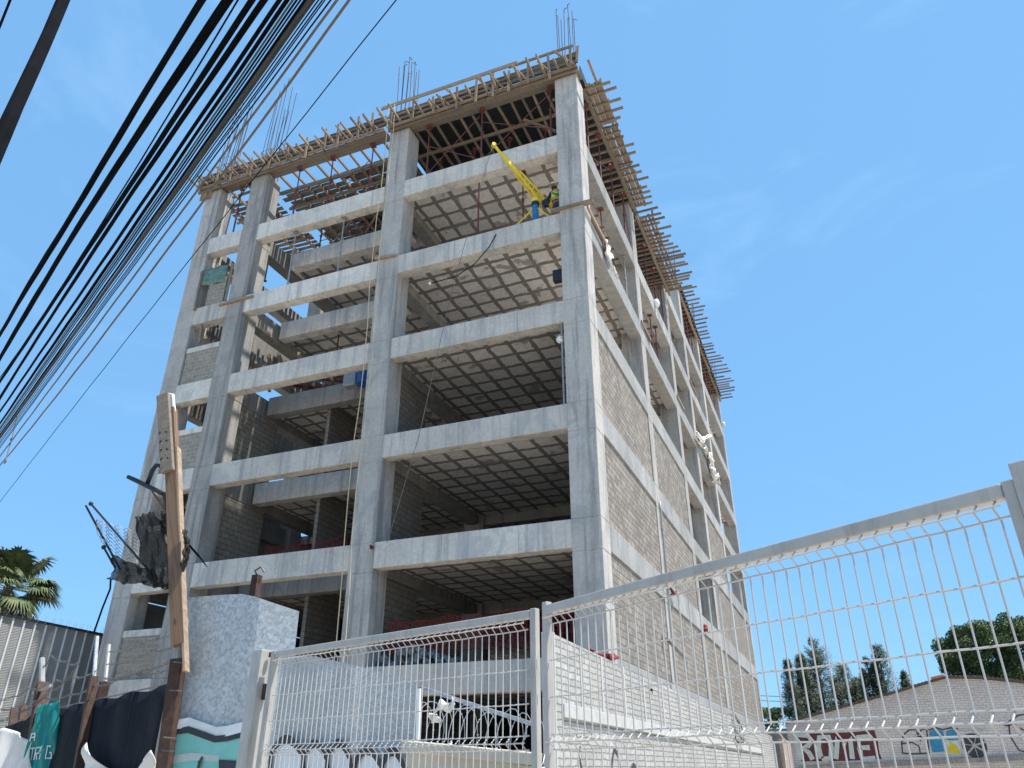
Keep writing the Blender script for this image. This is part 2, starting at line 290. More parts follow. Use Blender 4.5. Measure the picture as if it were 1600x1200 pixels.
# ------------------------------------------------------------------ mesh helpers
class MB:
    def __init__(s): s.v = []; s.f = []
    def box(s, x0, x1, y0, y1, z0, z1):
        i = len(s.v)
        s.v += [(x, y, z) for z in (z0, z1) for y in (y0, y1) for x in (x0, x1)]
        s.f += [tuple(i+k for k in q) for q in ((0, 2, 3, 1), (4, 5, 7, 6), (0, 1, 5, 4), (2, 6, 7, 3), (0, 4, 6, 2), (1, 3, 7, 5))]
        return s
    def bar(s, a, b, w, h, upv=(0, 0, 1)):
        a = Vector(a); b = Vector(b); d = (b-a).normalized(); U = Vector(upv)
        if abs(d.dot(U)) > .98: U = Vector((1, 0, 0))
        sx = d.cross(U).normalized(); uy = sx.cross(d).normalized(); i = len(s.v)
        for p_ in (a, b):
            for (m1, m2) in ((-1, -1), (1, -1), (1, 1), (-1, 1)): s.v.append(tuple(p_+sx*m1*w/2+uy*m2*h/2))
        s.f += [tuple(i+k for k in q) for q in ((0, 3, 2, 1), (4, 5, 6, 7), (0, 1, 5, 4), (1, 2, 6, 5), (2, 3, 7, 6), (3, 0, 4, 7))]
        return s
    def tube(s, pts, r, n=6, cap=True):
        pts = [Vector(p_) for p_ in pts]; k = len(pts); rs = r if isinstance(r, (list, tuple)) else [r]*k
        base = len(s.v); prev = None
        for i, p_ in enumerate(pts):
            d = (pts[min(i+1, k-1)]-pts[max(i-1, 0)])
            d = d.normalized() if d.length > 1e-9 else Vector((0, 0, 1))
            if prev is None:
                U = Vector((0, 0, 1)) if abs(d.z) < .9 else Vector((1, 0, 0)); sx = d.cross(U).normalized()
            else:
                sx = prev - d*prev.dot(d); sx = sx.normalized() if sx.length > 1e-6 else d.orthogonal().normalized()
            prev = sx; uy = d.cross(sx)
            for j in range(n):
                a = 2*math.pi*j/n; s.v.append(tuple(p_+(sx*math.cos(a)+uy*math.sin(a))*rs[i]))
        for i in range(k-1):
            for j in range(n):
                a = base+i*n+j; b_ = base+i*n+(j+1) % n; s.f.append((a, b_, b_+n, a+n))
        if cap: s.f.append(tuple(base+j for j in range(n))[::-1]); s.f.append(tuple(base+(k-1)*n+j for j in range(n)))
        return s
    def quad(s, *q): i = len(s.v); s.v += [tuple(p_) for p_ in q]; s.f.append(tuple(range(i, i+len(q)))); return s
    def prism(s, poly, t):
        """closed polygon of 3-D points pushed by the vector t"""
        t = Vector(t); k = len(poly); i = len(s.v); s.v += [tuple(Vector(p_)) for p_ in poly]+[tuple(Vector(p_)+t) for p_ in poly]
        s.f.append(tuple(range(i, i+k))); s.f.append(tuple(range(i+2*k-1, i+k-1, -1)))
        for j in range(k): s.f.append((i+j, i+k+j, i+k+(j+1) % k, i+(j+1) % k))
        return s
    def grid(s, fn, nu, nv):
        i = len(s.v); s.v += [tuple(fn(a/nu, b_/nv)) for b_ in range(nv+1) for a in range(nu+1)]
        for b_ in range(nv):
            for a in range(nu):
                q = i+b_*(nu+1)+a; s.f.append((q, q+1, q+nu+2, q+nu+1))
        return s
    def ball(s, c, r, nu=10, nv=7, sq=(1, 1, 1)):
        c = Vector(c)
        return s.grid(lambda a, b_: c+Vector((math.cos(a*2*math.pi)*math.sin(b_*math.pi)*sq[0], math.sin(a*2*math.pi)*math.sin(b_*math.pi)*sq[1], math.cos(b_*math.pi)*sq[2]))*r, nu, nv)
    def jitter(s, a):
        s.v = [tuple(c+random.uniform(-a, a) for c in v) for v in s.v]; return s
    def build(s, name, mat, parent=None, bevel=0, smooth=False, solid=0, tags=None, mats=None):
        me = bpy.data.meshes.new(name)
        if parent is not None: org = Vector(parent['_o'])
        else:
            xs = [v[0] for v in s.v]; ys = [v[1] for v in s.v]; zs = [v[2] for v in s.v]
            org = Vector(((min(xs)+max(xs))/2, (min(ys)+max(ys))/2, min(zs)))
        me.from_pydata([tuple(Vector(v)-org) for v in s.v], [], s.f)
        bm = bmesh.new(); bm.from_mesh(me); bmesh.ops.recalc_face_normals(bm, faces=bm.faces) if not solid else None; bm.to_mesh(me); bm.free()
        me.materials.append(MT[mat])
        if smooth: me.polygons.foreach_set('use_smooth', [True]*len(me.polygons))
        o = bpy.data.objects.new(name, me); C.objects.link(o)
        if parent is not None: o.parent = parent; o['_o'] = tuple(org)
        else: o.location = org; o['_o'] = tuple(org)
        if parent is not None and '_sub' in parent: pass
        if bevel:
            bv = o.modifiers.new('bevel', 'BEVEL'); bv.width = bevel; bv.segments = 2; bv.limit_method = 'ANGLE'
        if solid:
            so_ = o.modifiers.new('thickness', 'SOLIDIFY'); so_.thickness = solid; so_.offset = 0
        if tags: tag(o, *tags)
        return o
def tag(o, label, cat, group=None):
    o['label'] = label; o['category'] = cat
    if group: o['group'] = group
def thing(name, loc, label, cat, group=None):
    o = bpy.data.objects.new(name, None); o.empty_display_size = .2; C.objects.link(o); o.location = loc; o['_o'] = tuple(loc)
    tag(o, label, cat, group); return o
def struct(o): o['kind'] = 'structure'; return o
def copy_thing(src, loc, label=None, rz=0):
    """copy of a thing and its parts; meshes are stored relative to the thing's base"""
    c = src.copy(); C.objects.link(c); c.location = loc; c.rotation_euler = (0, 0, rz)
    for ch in list(src.children):
        k = ch.copy(); C.objects.link(k); k.parent = c
    if label: c['label'] = label
    return c
ORD = ['first', 'second', 'third', 'fourth', 'fifth', 'sixth', 'seventh', 'eighth', 'ninth', 'tenth', 'eleventh', 'twelfth']
# ------------------------------------------------------------------ ground
struct(MB().box(-1500, 1500, -1500, 1500, -.3, -.004).build('ground', 'pavement_concrete'))
SD = Vector((-.89, .455, 0)); SN = Vector((.455, .89, 0))        # street direction and its normal towards the site
def sbox(q, a0, a1, n0, n1, z0, z1, mb=None):
    mb = mb or MB(); q = Vector(q)
    P_ = lambda a, nn, z: q+SD*a+SN*nn+Vector((0, 0, z))
    i = len(mb.v); mb.v += [tuple(P_(a, nn, z)) for z in (z0, z1) for nn in (n0, n1) for a in (a0, a1)]
    mb.f += [tuple(i+k for k in qq) for qq in ((0, 2, 3, 1), (4, 5, 7, 6), (0, 1, 5, 4), (2, 6, 7, 3), (0, 4, 6, 2), (1, 3, 7, 5))]
    return mb
struct(sbox((5, -22, 0), -120, 120, -8, 0, -.1, 0).build('road', 'asphalt'))
struct(sbox((5, -22, 0), -120, 120, 0, 2.2, -.1, .13).build('pavement', 'pavement_concrete'))
# ------------------------------------------------------------------ the unfinished building
Z = {8: 25.75, 7: 22.16, 6: 18.554, 5: 14.99, 4: 11.325, 3: 7.766, 2: 4.164, 1: .55}
D = .80; FZ = 25.02                      # beam depth, soffit of the top formwork
CX = {'A': (-.87, 0), 'B': (-8.055, -7.165), 'C': (-15.09, -14.2), 'D': (-17.67, -16.82)}
RY = [.85, 8.76, 16.36, 21.98, 28.96, 38.7]; CD = .78
bld = thing('unfinished_building', (-8, 10, 0), 'tall unfinished grey concrete building frame with block infill and timber formwork on top', 'building')
def column(x0, x1, y0, y1, top, extra=()):
    mb = MB(); mb.box(x0+.015, x1-.015, y0+.015, y1-.015, 0, top-.02)
    lv = [Z[k] for k in (1, 2, 3, 4, 5, 6, 7, 8) if Z[k] < top-.5]
    z0 = 0
    for z in lv:
        mb.box(x0, x1, y0, y1, z0, z-D-.10-.012) if z-D-.12 > z0 else None
        mb.box(x0-.004, x1+.004, y0-.004, y1+.004, z-D-.10, z-.004)
        z0 = z+.008
    mb.box(x0, x1, y0, y1, z0, top)
    return mb.build('column', 'concrete_column', bld, bevel=.018)
for k in 'ABCD': column(*CX[k], 0, .85, FZ)
for i in range(1, 6):
    top = Z[8]+3.1 if i >= 3 else FZ
    if i == 2: top = Z[8]
    column(*CX['A'], RY[i]-CD, RY[i], top)
    for k in 'BCD':
        if i < 4: column(*CX[k], RY[i]-CD, RY[i], FZ)
def beam(x0, x1, y0, y1, lev, name='beam', mat='concrete_beam', d=D):
    z1 = Z[lev]; mb = MB()
    # slightly uneven lower edge and surface: a subdivided box
    o = mb.box(x0, x1, y0, y1, z1-d, z1).build(name, mat, bld, bevel=.015)
    return o
for lev in range(1, 8):
    for a, b_ in (('A', 'B'), ('B', 'C'), ('C', 'D')):
        beam(CX[b_][1], CX[a][0], -.008, .42, lev)
    # beam behind the narrow open well
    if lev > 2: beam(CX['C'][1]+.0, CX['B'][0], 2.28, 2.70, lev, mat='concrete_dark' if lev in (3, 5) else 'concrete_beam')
    # beams running into the building on each column line
    for k, (y0, y1) in (('B', (.85, RY[1]-CD)), ('C', (.85, RY[1]-CD)), ('D', (.85, RY[1]-CD))):
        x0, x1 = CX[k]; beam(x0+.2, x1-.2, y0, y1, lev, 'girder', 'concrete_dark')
    for i in range(1, 4):
        if i < 3:
            for k in 'BCD':
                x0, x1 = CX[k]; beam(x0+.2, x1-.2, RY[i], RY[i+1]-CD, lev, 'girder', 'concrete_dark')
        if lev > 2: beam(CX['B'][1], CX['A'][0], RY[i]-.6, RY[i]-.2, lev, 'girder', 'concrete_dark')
for lev in range(2, 9):
    for i in range(5):
        if lev == 8 and i < 2: continue
        y0 = RY[i]; y1 = RY[i+1]-CD
        beam(-.5, .008, y0, y1, lev, 'side_beam', 'concrete_strip')
def slab(x0, x1, y0, y1, lev):
    z = Z[lev]; mb = MB().box(x0, x1, y0, y1, z-.42, z-.03); return mb.build('slab', 'waffle_soffit', bld)
for lev in (2, 3, 4, 5, 6, 7):
    slab(CX['B'][0]+.3, -.52, .43, 38.2, lev)
    slab(CX['C'][0]+.3, CX['B'][0]+.28, 2.72, 38.2, lev)
    if lev < 4: slab(CX['D'][0]+.3, CX['C'][0]+.28, 5.2, 38.2, lev)
    else: slab(CX['D'][0]+.3, CX['C'][0]+.28, 9, 38.2, lev)
slab(-17.3, -.52, 16.4, 38.2, 8)
# block infill of the side wall: bay index -> storeys (storey k lies between level k and k+1)
INF = {0: (1, 2, 3, 4), 1: (1, 2, 3, 4), 2: (1, 2), 3: (1, 2, 3, 4), 4: (1, 2, 3)}
for i, sts in INF.items():
    y0 = RY[i]+.02; y1 = RY[i+1]-CD-.02
    for s_ in sts:
        zt = Z[s_+1]-D-.012; zb = Z[s_]+.0 if s_ > 1 else 0
        MB().box(-.20, -.045, y0, y1, zb, zt).build('block_wall', 'block_beige', bld)
        if i < 1: continue
# slim concrete ties that run up beside the columns on the ground storeys
for i, yy in ((2, 19.4), (3, 25.2), (4, 33.2)):
    MB().box(-.21, -.030, yy, yy+.22, 0, Z[2]-D-.02).build('tie_column', 'concrete_strip', bld)
# cross walls of grey block inside
for s_ in (1, 2, 3, 4):
    zt = Z[s_+1]-D-.02; zb = Z[s_]+.0
    MB().box(-7.72, -7.50, .86, 3.4 if s_ < 4 else 3.3, zb, zt).build('cross_wall', 'block_grey', bld)
    if s_ != 2 and s_ != 1: MB().box(-14.78, -14.56+.15, .86, 3.25, zb, zt).build('cross_wall', 'block_grey', bld)
    MB().box(-7.7, -.6, 20.0, 20.15, zb, Z[s_+1]-.45).build('cross_wall', 'block_grey', bld)
    MB().box(-14.2, -8.1, 9.0, 9.15, zb, Z[s_+1]-.45).build('cross_wall', 'block_grey', bld)
    MB().box(-11.6, -11.45, 2.75, 4.6, zb, Z[s_+1]-.45).build('cross_wall', 'block_grey', bld)
MB().box(-7.75, -7.55, 3.45, 20, 0, Z[2]-.45).build('cross_wall', 'block_grey', bld)
MB().box(-12.6, -8.06, 2.30, 2.45, Z[1], Z[2]-.43).build('cross_wall', 'block_grey', bld)
MB().box(-14.2, -12.0, 6.0, 6.2, Z[1], Z[2]-.43).build('cross_wall', 'block_grey', bld)
# half-height panels in the narrow left bay
for s_ in (2, 3, 4, 5, 6):
    zb = Z[s_]+.0; zt = zb + {2: 1.35, 3: 1.35, 4: 1.45, 5: 1.45, 6: 1.3}[s_]
    MB().box(-16.75 if s_ < 6 else -16.35, -15.12 if s_ < 6 else -15.45, .06, .22, zb, zt).build('brick_panel', 'brick_small', bld)
    if s_ < 6: MB().box(-16.80, -15.10, .04, .25, zt+.003, zt+.22).build('sill_band', 'concrete_beam', bld, bevel=.01)
    MB().box(-17.50, -17.36, .9, 7.9 if s_ > 3 else 22, zb, zb+(1.2 if s_ > 3 else 2.75)).build('parapet_wall', 'concrete_dark', bld)
MB().box(-17.0, -15.1, 3.0, 3.12, Z[1], Z[2]-D).build('cross_wall', 'block_grey', bld)
MB().box(-17.45, -17.3, .9, 22, 0, Z[2]-D).build('parapet_wall', 'concrete_dark', bld)
MB().box(-17.0, -15.1, 3.0, 3.12, Z[2], Z[3]-D).build('cross_wall', 'block_grey', bld)
# starter bars above the columns, one cage per column, each bar bent a little
def cage(x0, x1, y0, y1, zb, zt, nx=4, ny=3, lean=0, hook=True, var=.4, r=.016):
    mb = MB(); pts = []
    for a in range(nx):
        for b_ in range(ny):
            if 0 < a < nx-1 and 0 < b_ < ny-1: continue
            x = x0+.08+(x1-x0-.16)*a/(nx-1); y = y0+.08+(y1-y0-.16)*b_/(ny-1)
            t = zt-random.random()*var; lx = lean+random.uniform(-.10, .10); ly = random.uniform(-.08, .08)
            p_ = [(x, y, zb), (x+lx*.3, y+ly*.3, zb+(t-zb)*.5), (x+lx, y+ly, t)]
            if hook and random.random() < .75: p_ += [(x+lx+random.uniform(-.1, .18), y+ly+random.uniform(-.15, .25), t+random.uniform(-.02, .12))]
            mb.tube(p_, r, 5)
    for z in [zb+.25+.45*k for k in range(int(max(1, (zt-zb)*.35/.45)))]:
        q = [(x0+.06, y0+.06, z), (x1-.06, y0+.06, z+.02), (x1-.06, y1-.06, z), (x0+.06, y1-.06, z-.02), (x0+.06, y0+.06, z)]
        mb.tube(q, .011, 4)
    return mb.build('rebar_cage', 'rebar', bld)
cage(-.80, -.10, .05, .8, FZ, 29.3, 3, 3, .05)
cage(-8.0, -7.25, .05, .8, FZ, 29.4, 4, 3, .0)
cage(-15.05, -14.25, .05, .8, FZ, 31.2, 4, 3, .25, False, 2.4)
cage(-17.6, -16.9, .05, .8, FZ, 31.6, 5, 4, .35, False, 2.6, .014)
cage(-14.9, -14.25, 7.98, 8.7, FZ, 31.5, 3, 3, .2, False, 1.4)
cage(*CX['A'], RY[1]-CD, RY[1], FZ, 28.4, 3, 3)
for i in (2, 3, 4, 5): cage(*CX['A'], RY[i]-CD, RY[i], Z[8] if i < 3 else Z[8]+3.1, (Z[8] if i < 3 else Z[8]+3.1)+3.2, 4, 3, .1)
# ------------------------------------------------------------------ timber formwork
def plank(parent, name, a, b_, w_=.09, h=.10, mat='wood_form', upv=(0, 0, 1)):
    j = lambda p_: Vector(p_)+Vector((random.uniform(-.012, .012), random.uniform(-.012, .012), random.uniform(-.008, .008)))
    return MB().bar(j(a), j(b_), w_, h, upv).build(name, mat, parent, bevel=0)
def front_edge(fw_, x0, x1, dense, rail):
    """ledgers, form boards, uprights and struts along the street edge"""
    for y, z, h, m_ in ((-.16, FZ-.04, .15, 'wood_form'), (-.30, FZ+.02, .11, 'wood_form'), (-.24, FZ+.36, .09, 'wood_grey'), (-.34, FZ+.50, .06, 'wood_form')):
        c_ = x0 + (x1-x0)*random.uniform(.35, .65)
        plank(fw_, 'ledger', (x0, y, z), (c_, y, z+.01), .07, h, m_); plank(fw_, 'ledger', (c_+.02, y+.03, z+.02), (x1, y+.02, z+.02), .07, h, m_)
    MB().box(x0, x1, -.16, -.12, FZ+.34, FZ+.78).build('edge_board', 'form_face', fw_)
    plank(fw_, 'edge_board', (x0, -.18, FZ+.80), (x1, -.18, FZ+.80), .10, .05, 'wood_grey')
    for k_ in range(2): plank(fw_, 'soffit_board', (x0, .08+.24*k_, FZ+.06), (x1, .08+.24*k_, FZ+.06), .235, .03, 'wood_grey')
    x = x0+.25
    while x < x1-.1:
        b0 = FZ-.14+random.uniform(-.22, .12)
        plank(fw_, 'upright', (x, -.40, b0), (x+random.uniform(-.05, .05), -.42, FZ+.78+random.uniform(-.05, .28)), .09, .05, 'wood_board', (0, 1, 0))
        x += random.uniform(.62, 1.05)
    x = x0+.1
    while x < x1-.1:
        L_ = random.uniform(.30, .95)
        plank(fw_, 'joist', (x, .2, FZ+.10), (x+random.uniform(-.06, .06), -.38-L_, FZ+.12+random.uniform(-.02, .06)), .075, .085)
        if random.random() < .6:
            plank(fw_, 'strut', (x+.25, -.35, FZ+.02), (x-random.uniform(.1, .5), -.62, FZ+random.uniform(.45, .78)), .085, .045, 'wood_board')
        x += random.uniform(.34, .66)
    if rail:
        xa, xb = rail; xm = xa+(xb-xa)*.73
        plank(fw_, 'guard_rail', (xa, -.46, FZ+1.0), (xm, -.44, FZ+1.05), .05, .17, 'wood_board')
        plank(fw_, 'guard_rail', (xm-.4, -.40, FZ+1.0), (xb, -.42, FZ+.98), .05, .11, 'wood_board')
paint('form_face', (.022, .028, .028), .6, 0, .4, None, 3)  # dark form face, coloured blacker still for the deep shade under the deck
f1 = thing('timber_formwork', (-4, 4, FZ), 'timber formwork deck over the top corner bay, with a long guard rail along the street', 'formwork', 'timber formwork on the top of the building')
front_edge(f1, -8.05, .12, 1, (-8.3, .05))
MB().box(-2.6, -.05, -.20, -.165, FZ+.36, FZ+.80).build('green_board', 'green_sheet', f1)
MB().box(-8.0, .05, .0, 16.2, FZ+.34, FZ+.37).build('deck', 'form_face', f1)
x = -7.7
while x < -.9:
    plank(f1, 'joist', (x, .1, FZ+.16), (x+random.uniform(-.12, .12), 3.3, FZ+.16), .085, .10, random.choice(('wood_form', 'wood_grey'))); x += random.uniform(.42, .6)  # darker wood mixed in as painted shade inside the bay
for y in (1.7, 3.2, 5.0, 7.0): plank(f1, 'ledger', (-8.0, y, FZ+.04), (.1, y, FZ+.04), .09, .12, 'wood_form')
for k in range(7): y = 4.0+k*1.05; plank(f1, 'joist', (-7.8, y, FZ+.2), (-.9, y+.1, FZ+.2), .09, .09, 'wood_grey')  # inner joists in darker wood, shade under the deck put into the colour
def side_tips(fw_, y0, y1, z, step, t0, t1, xin=-1.3):
    y = y0
    while y < y1:
        L_ = random.uniform(t0, t1)
        plank(fw_, 'joist', (xin, y, z+.12), (L_, y+random.uniform(-.06, .06), z+.12+random.uniform(-.02, .03)), .075, .095, 'wood_form')
        y += step*random.uniform(.75, 1.25)
side_tips(f1, 1.0, 9.7, FZ, .44, .78, 1.25)
for (ya, yb, x) in ((.9, 4.6, .02), (4.5, 8.6, .08)): plank(f1, 'ledger', (x, ya, FZ-.03), (x+.04, yb, FZ-.03), .13, .09, 'wood_grey')
plank(f1, 'ledger', (.55, -.2, FZ+.21), (.62, 8.7, FZ+.21), .10, .06, 'wood_grey')
for k, x in enumerate((.12, .235, .35, .465, .66)):
    for ya, yb in ((.7, 3.1), (3.15, 5.8), (5.85, 8.6)): plank(f1, 'edge_board', (x, ya+random.random()*.2, FZ+.20), (x+random.uniform(-.02, .02), yb, FZ+.20), .105, .03, 'wood_form')
MB().box(.03, .06, .4, 8.6, FZ+.36, FZ+.78).build('edge_board', 'form_face', f1)
y = 1.2
while y < 8.5: plank(f1, 'upright', (.68, y, FZ+.18), (.62, y+.05, FZ+.75), .05, .09, 'wood_board', (1, 0, 0)); y += 1.1
plank(f1, 'upright', (.16, -.36, FZ+.2), (.2, -.3, FZ+1.0), .06, .10, 'wood_grey')
f2 = thing('timber_formwork', (-11.2, 4, FZ), 'gappy timber formwork over the middle street bay, sky showing between its joists', 'formwork', 'timber formwork on the top of the building')
front_edge(f2, -15.1, -8.2, 1, None)
x = -14.0
while x < -8.1: plank(f2, 'joist', (x, .0, FZ+.16), (x+random.uniform(-.08, .08), 3.4, FZ+.16), .085, .10, 'wood_board'); x += random.uniform(.5, .72)
for y in (1.35, 2.4, 3.3): plank(f2, 'ledger', (-14.9, y, FZ+.04), (-8.1, y, FZ+.04), .10, .12, 'wood_grey')
y = 1.55
while y < 13:
    w_ = random.uniform(.14, .26); xa = random.uniform(-15.0, -14.4)
    plank(f2, 'deck_board', (xa, y, FZ+.24), (random.uniform(-12.5, -10.8), y+random.uniform(-.05, .05), FZ+.24), w_, .03, 'wood_grey')
    plank(f2, 'deck_board', (random.uniform(-12.3, -10.9), y+.04, FZ+.27), (-8.1, y, FZ+.27), w_*1.1, .03, 'wood_grey')
    y += w_+random.choice((.005, .008, .012, .02, .07))
for k in range(11): x = -14.6+k*.62; plank(f2, 'joist', (x, 3.5, FZ+.14), (x+.1, 12.5, FZ+.14), .09, .09, 'wood_form')
MB().box(-12.6, -8.05, 4.2, 16.2, FZ+.31, FZ+.34).build('deck', 'form_face', f2)
f3 = thing('timber_formwork', (-16.5, 4, FZ), 'ragged timber formwork over the narrow leftmost bay at the top', 'formwork', 'timber formwork on the top of the building')
front_edge(f3, -18.0, -15.15, 1, None)
for k in range(9): y = .9+k*.75; plank(f3, 'joist', (-18.0, y, FZ+.15), (-15.2, y+random.uniform(-.2, .2), FZ+.15), .09, .09, 'wood_form')
for x in (-17.4, -16.6, -15.6): plank(f3, 'ledger', (x, .2, FZ+.03), (x+.1, 8, FZ+.03), .09, .11, 'wood_form')
for k in range(22): y = 1.4+k*.3; plank(f3, 'deck_board', (-17.9, y, FZ+.24), (-15.3, y+.1, FZ+.24), .18, .03, 'wood_grey')
plank(f3, 'edge_board', (-17.75, -.1, FZ-.5), (-17.7, -.1, FZ+.5), .05, .25, 'wood_form'); plank(f3, 'edge_board', (-17.45, -.06, FZ-.45), (-17.4, -.06, FZ+.4), .05, .2, 'wood_form')
f4 = thing('timber_formwork', (0, 12, FZ), 'timber formwork with long joist ends over the second side bay', 'formwork', 'timber formwork on the top of the building')
side_tips(f4, 9.8, 16.3, FZ, .34, 1.0, 1.75)
for (ya, yb, x) in ((8.9, 12.6, .10), (12.5, 16.3, .14)): plank(f4, 'ledger', (x, ya, FZ-.03), (x+.05, yb, FZ-.03), .12, .10, 'wood_grey')
for x in (.18, .30, .42, .60, .76):
    for ya, yb in ((9.3, 12.4), (12.45, 16.1)): plank(f4, 'edge_board', (x, ya+random.random()*.3, FZ+.20), (x+random.uniform(-.02, .03), yb, FZ+.20), .105, .03, 'wood_form')
MB().box(.03, .06, 9, 16.3, FZ+.36, FZ+.75).build('edge_board', 'form_face', f4)
for y in (9.9, 10.9, 11.8): plank(f4, 'upright', (.7, y, FZ+.15), (.72, y, FZ+.85), .05, .09, 'wood_grey', (1, 0, 0))
F9 = 28.75
f5 = thing('timber_formwork', (0, 30, F9), 'farther and higher timber formwork, joist ends over the rear side bays', 'formwork', 'timber formwork on the top of the building')
side_tips(f5, 21.9, 29.0, F9, .50, .85, 1.35); side_tips(f5, 29.5, 31.0, F9, .55, .8, 1.0); side_tips(f5, 31.6, 39.6, F9, .56, .9, 1.6)
MB().box(-8, .20, 21.3, 39, F9+.22, F9+.25).build('deck', 'form_face', f5)
for (ya, yb) in ((21.5, 25.5), (25.4, 29), (29.3, 33.5), (33.4, 39.3)): plank(f5, 'ledger', (-.02, ya, F9-.02), (.04, yb, F9-.02), .14, .10, 'wood_board')
for k in range(7): x = -.8-k*.9; plank(f5, 'ledger', (x, 21.5, F9+.05), (x, 39, F9+.05), .09, .1, 'wood_grey')
# ------------------------------------------------------------------ shoring props
def make_prop(h, mat, label, cat='prop', loc=(0, 0, 0), head=True):
    t = thing('steel_prop', loc, label, cat); o = Vector(loc)
    MB().box(o.x-.09, o.x+.09, o.y-.09, o.y+.09, o.z, o.z+.012).build('base_plate', mat, t)
    MB().tube([o+Vector((0, 0, .012)), o+Vector((0, 0, h*.58))], .036, 8).build('outer_tube', mat, t)
    MB().tube([o+Vector((0, 0, h*.52)), o+Vector((0, 0, h-.012))], .027, 8).build('inner_tube', mat, t)
    MB().tube([o+Vector((0, 0, h*.565)), o+Vector((0, 0, h*.595))], .055, 8).tube([o+Vector((-.11, 0, h*.6)), o+Vector((.11, 0, h*.6))], .011, 5).build('collar', mat, t)
    mb = MB().box(o.x-.11, o.x+.11, o.y-.11, o.y+.11, o.z+h-.014, o.z+h)
    if head: mb.box(o.x-.11, o.x+.11, o.y-.11, o.y-.10, o.z+h, o.z+h+.09)
    mb.build('head_plate', mat, t); return t
H7 = FZ-.12-Z[7]-.02
G = 'red steel props holding up the top formwork'
p0 = None
rows = [('street edge of the corner bay', [(x, .25) for x in (-6.35, -4.0, -1.15)]), ('second row inside the corner bay', [(x, 2.1) for x in (-6.8, -5.2, -3.6, -2.0)]),
        ('third row inside the corner bay', [(x, 4.4) for x in (-6.9, -5.5, -4.2, -2.9, -1.6)]), ('fourth row inside the corner bay', [(x, 6.6) for x in (-6.3, -4.8, -3.3, -1.9)]),
        ('street edge of the middle bay', [(x, .25) for x in (-12.7, -11.0, -9.0)]), ('back row of the middle bay', [(x, 3.3) for x in (-13.6, -12.4, -11.2, -10.0, -8.8)]),
        ('narrow leftmost bay', [(-15.9, .3), (-15.6, 2.5), (-16.7, 3.5)]),
        ('open side edge of the corner bay', [(-.12, y) for y in (1.6, 3.3, 5.2, 7.2)]), ('side edge of the second bay', [(-.12, y) for y in (9.3, 11.3, 13.4, 15.2)])]
for nm, pts in rows:
    for k, (x, y) in enumerate(pts):
        lb = 'red prop under top formwork, %s in the %s' % (ORD[k], nm)
        if p0 is None: p0 = make_prop(H7, 'red_steel', lb, loc=(x, y, Z[7]+.005)); p0['group'] = G
        else: copy_thing(p0, (x, y, Z[7]+.005), lb, random.random())
for k, y in enumerate((23.2, 24.8, 26.4, 30, 32, 34, 36)):
    q = copy_thing(p0, (-.15, y, Z[8]+.005), 'red steel prop high at the rear of the side, %s from the street' % ORD[k])
# braces between the props
def brace(pts, label, r=.017):
    mb = MB()
    for a, b_ in pts: mb.tube([a, b_], r, 6)
    mb.build('scaffold_brace', 'red_steel', tags=(label, 'brace', 'scaffold braces'))
z7 = Z[7]+.1
brace([((-6.3, .2, z7+.1), (-4.1, .2, z7+2.3))], 'diagonal brown brace rising left to right beside the second column of the top storey')
brace([((-3.9, .2, z7+.0), (-1.2, .2, z7+2.3))], 'diagonal brown brace rising to the prop beside the corner column')
brace([((-6.3, .2, z7+1.55), (-4.1, .2, z7+.1))], 'falling brown brace in the left part of the top corner bay')
brace([((-3.95, .2, z7+1.95), (-1.2, .2, z7+.55))], 'falling brown brace in the right part of the top corner bay')
brace([((-12.6, .25, z7+1.7), (-10.9, .25, z7+.1))], 'falling brace between the first two props of the top middle bay')
brace([((-10.9, .25, z7+.1), (-9.1, .25, z7+1.9)), ], 'rising brace in the top middle bay near the second column')
brace([((-10.9, .3, z7+1.8), (-9.0, .3, z7+.4))], 'falling brace ending at the prop nearest the second column, middle bay')
brace([((-13.6, 3.3, z7+.2), (-11.2, 3.3, z7+2.2))], 'long brace in the back row of the top middle bay, rising right')
brace([((-12.4, 3.35, z7+2.2), (-10, 3.35, z7+.2))], 'long brace in the back row of the top middle bay, falling right')
brace([((-.1, 1.7, z7+.1), (-.1, 5.1, z7+2.3))], 'brace between the side edge props of the corner bay')
brace([((-.1, 7.2, z7+2.3), (-.1, 8.0, z7+.2))], 'short brace at the side edge next to the second side column')
# timber and steel in the open well behind the middle bay (top storey remnants)
brace([((-6.9, 4.4, z7+.1), (-4.2, 4.4, z7+2.3)), ((-4.2, 4.4, z7+2.2), (-1.6, 4.4, z7+.2)), ((-6.9, 4.4, z7+1.3), (-1.6, 4.4, z7+1.3))], 'crossed braces on the third row of props inside the top corner bay')
brace([((-13.6, 3.3, z7+1.2), (-8.8, 3.3, z7+1.25))], 'level brace along the back row of props in the top middle bay')
for k, (xa, ya, xb, yb) in enumerate(((-13.9, 5.5, -10.2, 3.0), (-14.0, 4.2, -11.5, 3.0))):
    MB().bar((xa, ya, Z[7]+1.0+k*.3), (xb, yb, Z[7]+2.0), .06, .12).build('loose_board', 'wood_form', tags=('slanting loose board inside the top middle bay, %s' % ('longer and lower' if k == 0 else 'shorter and higher'), 'board'))
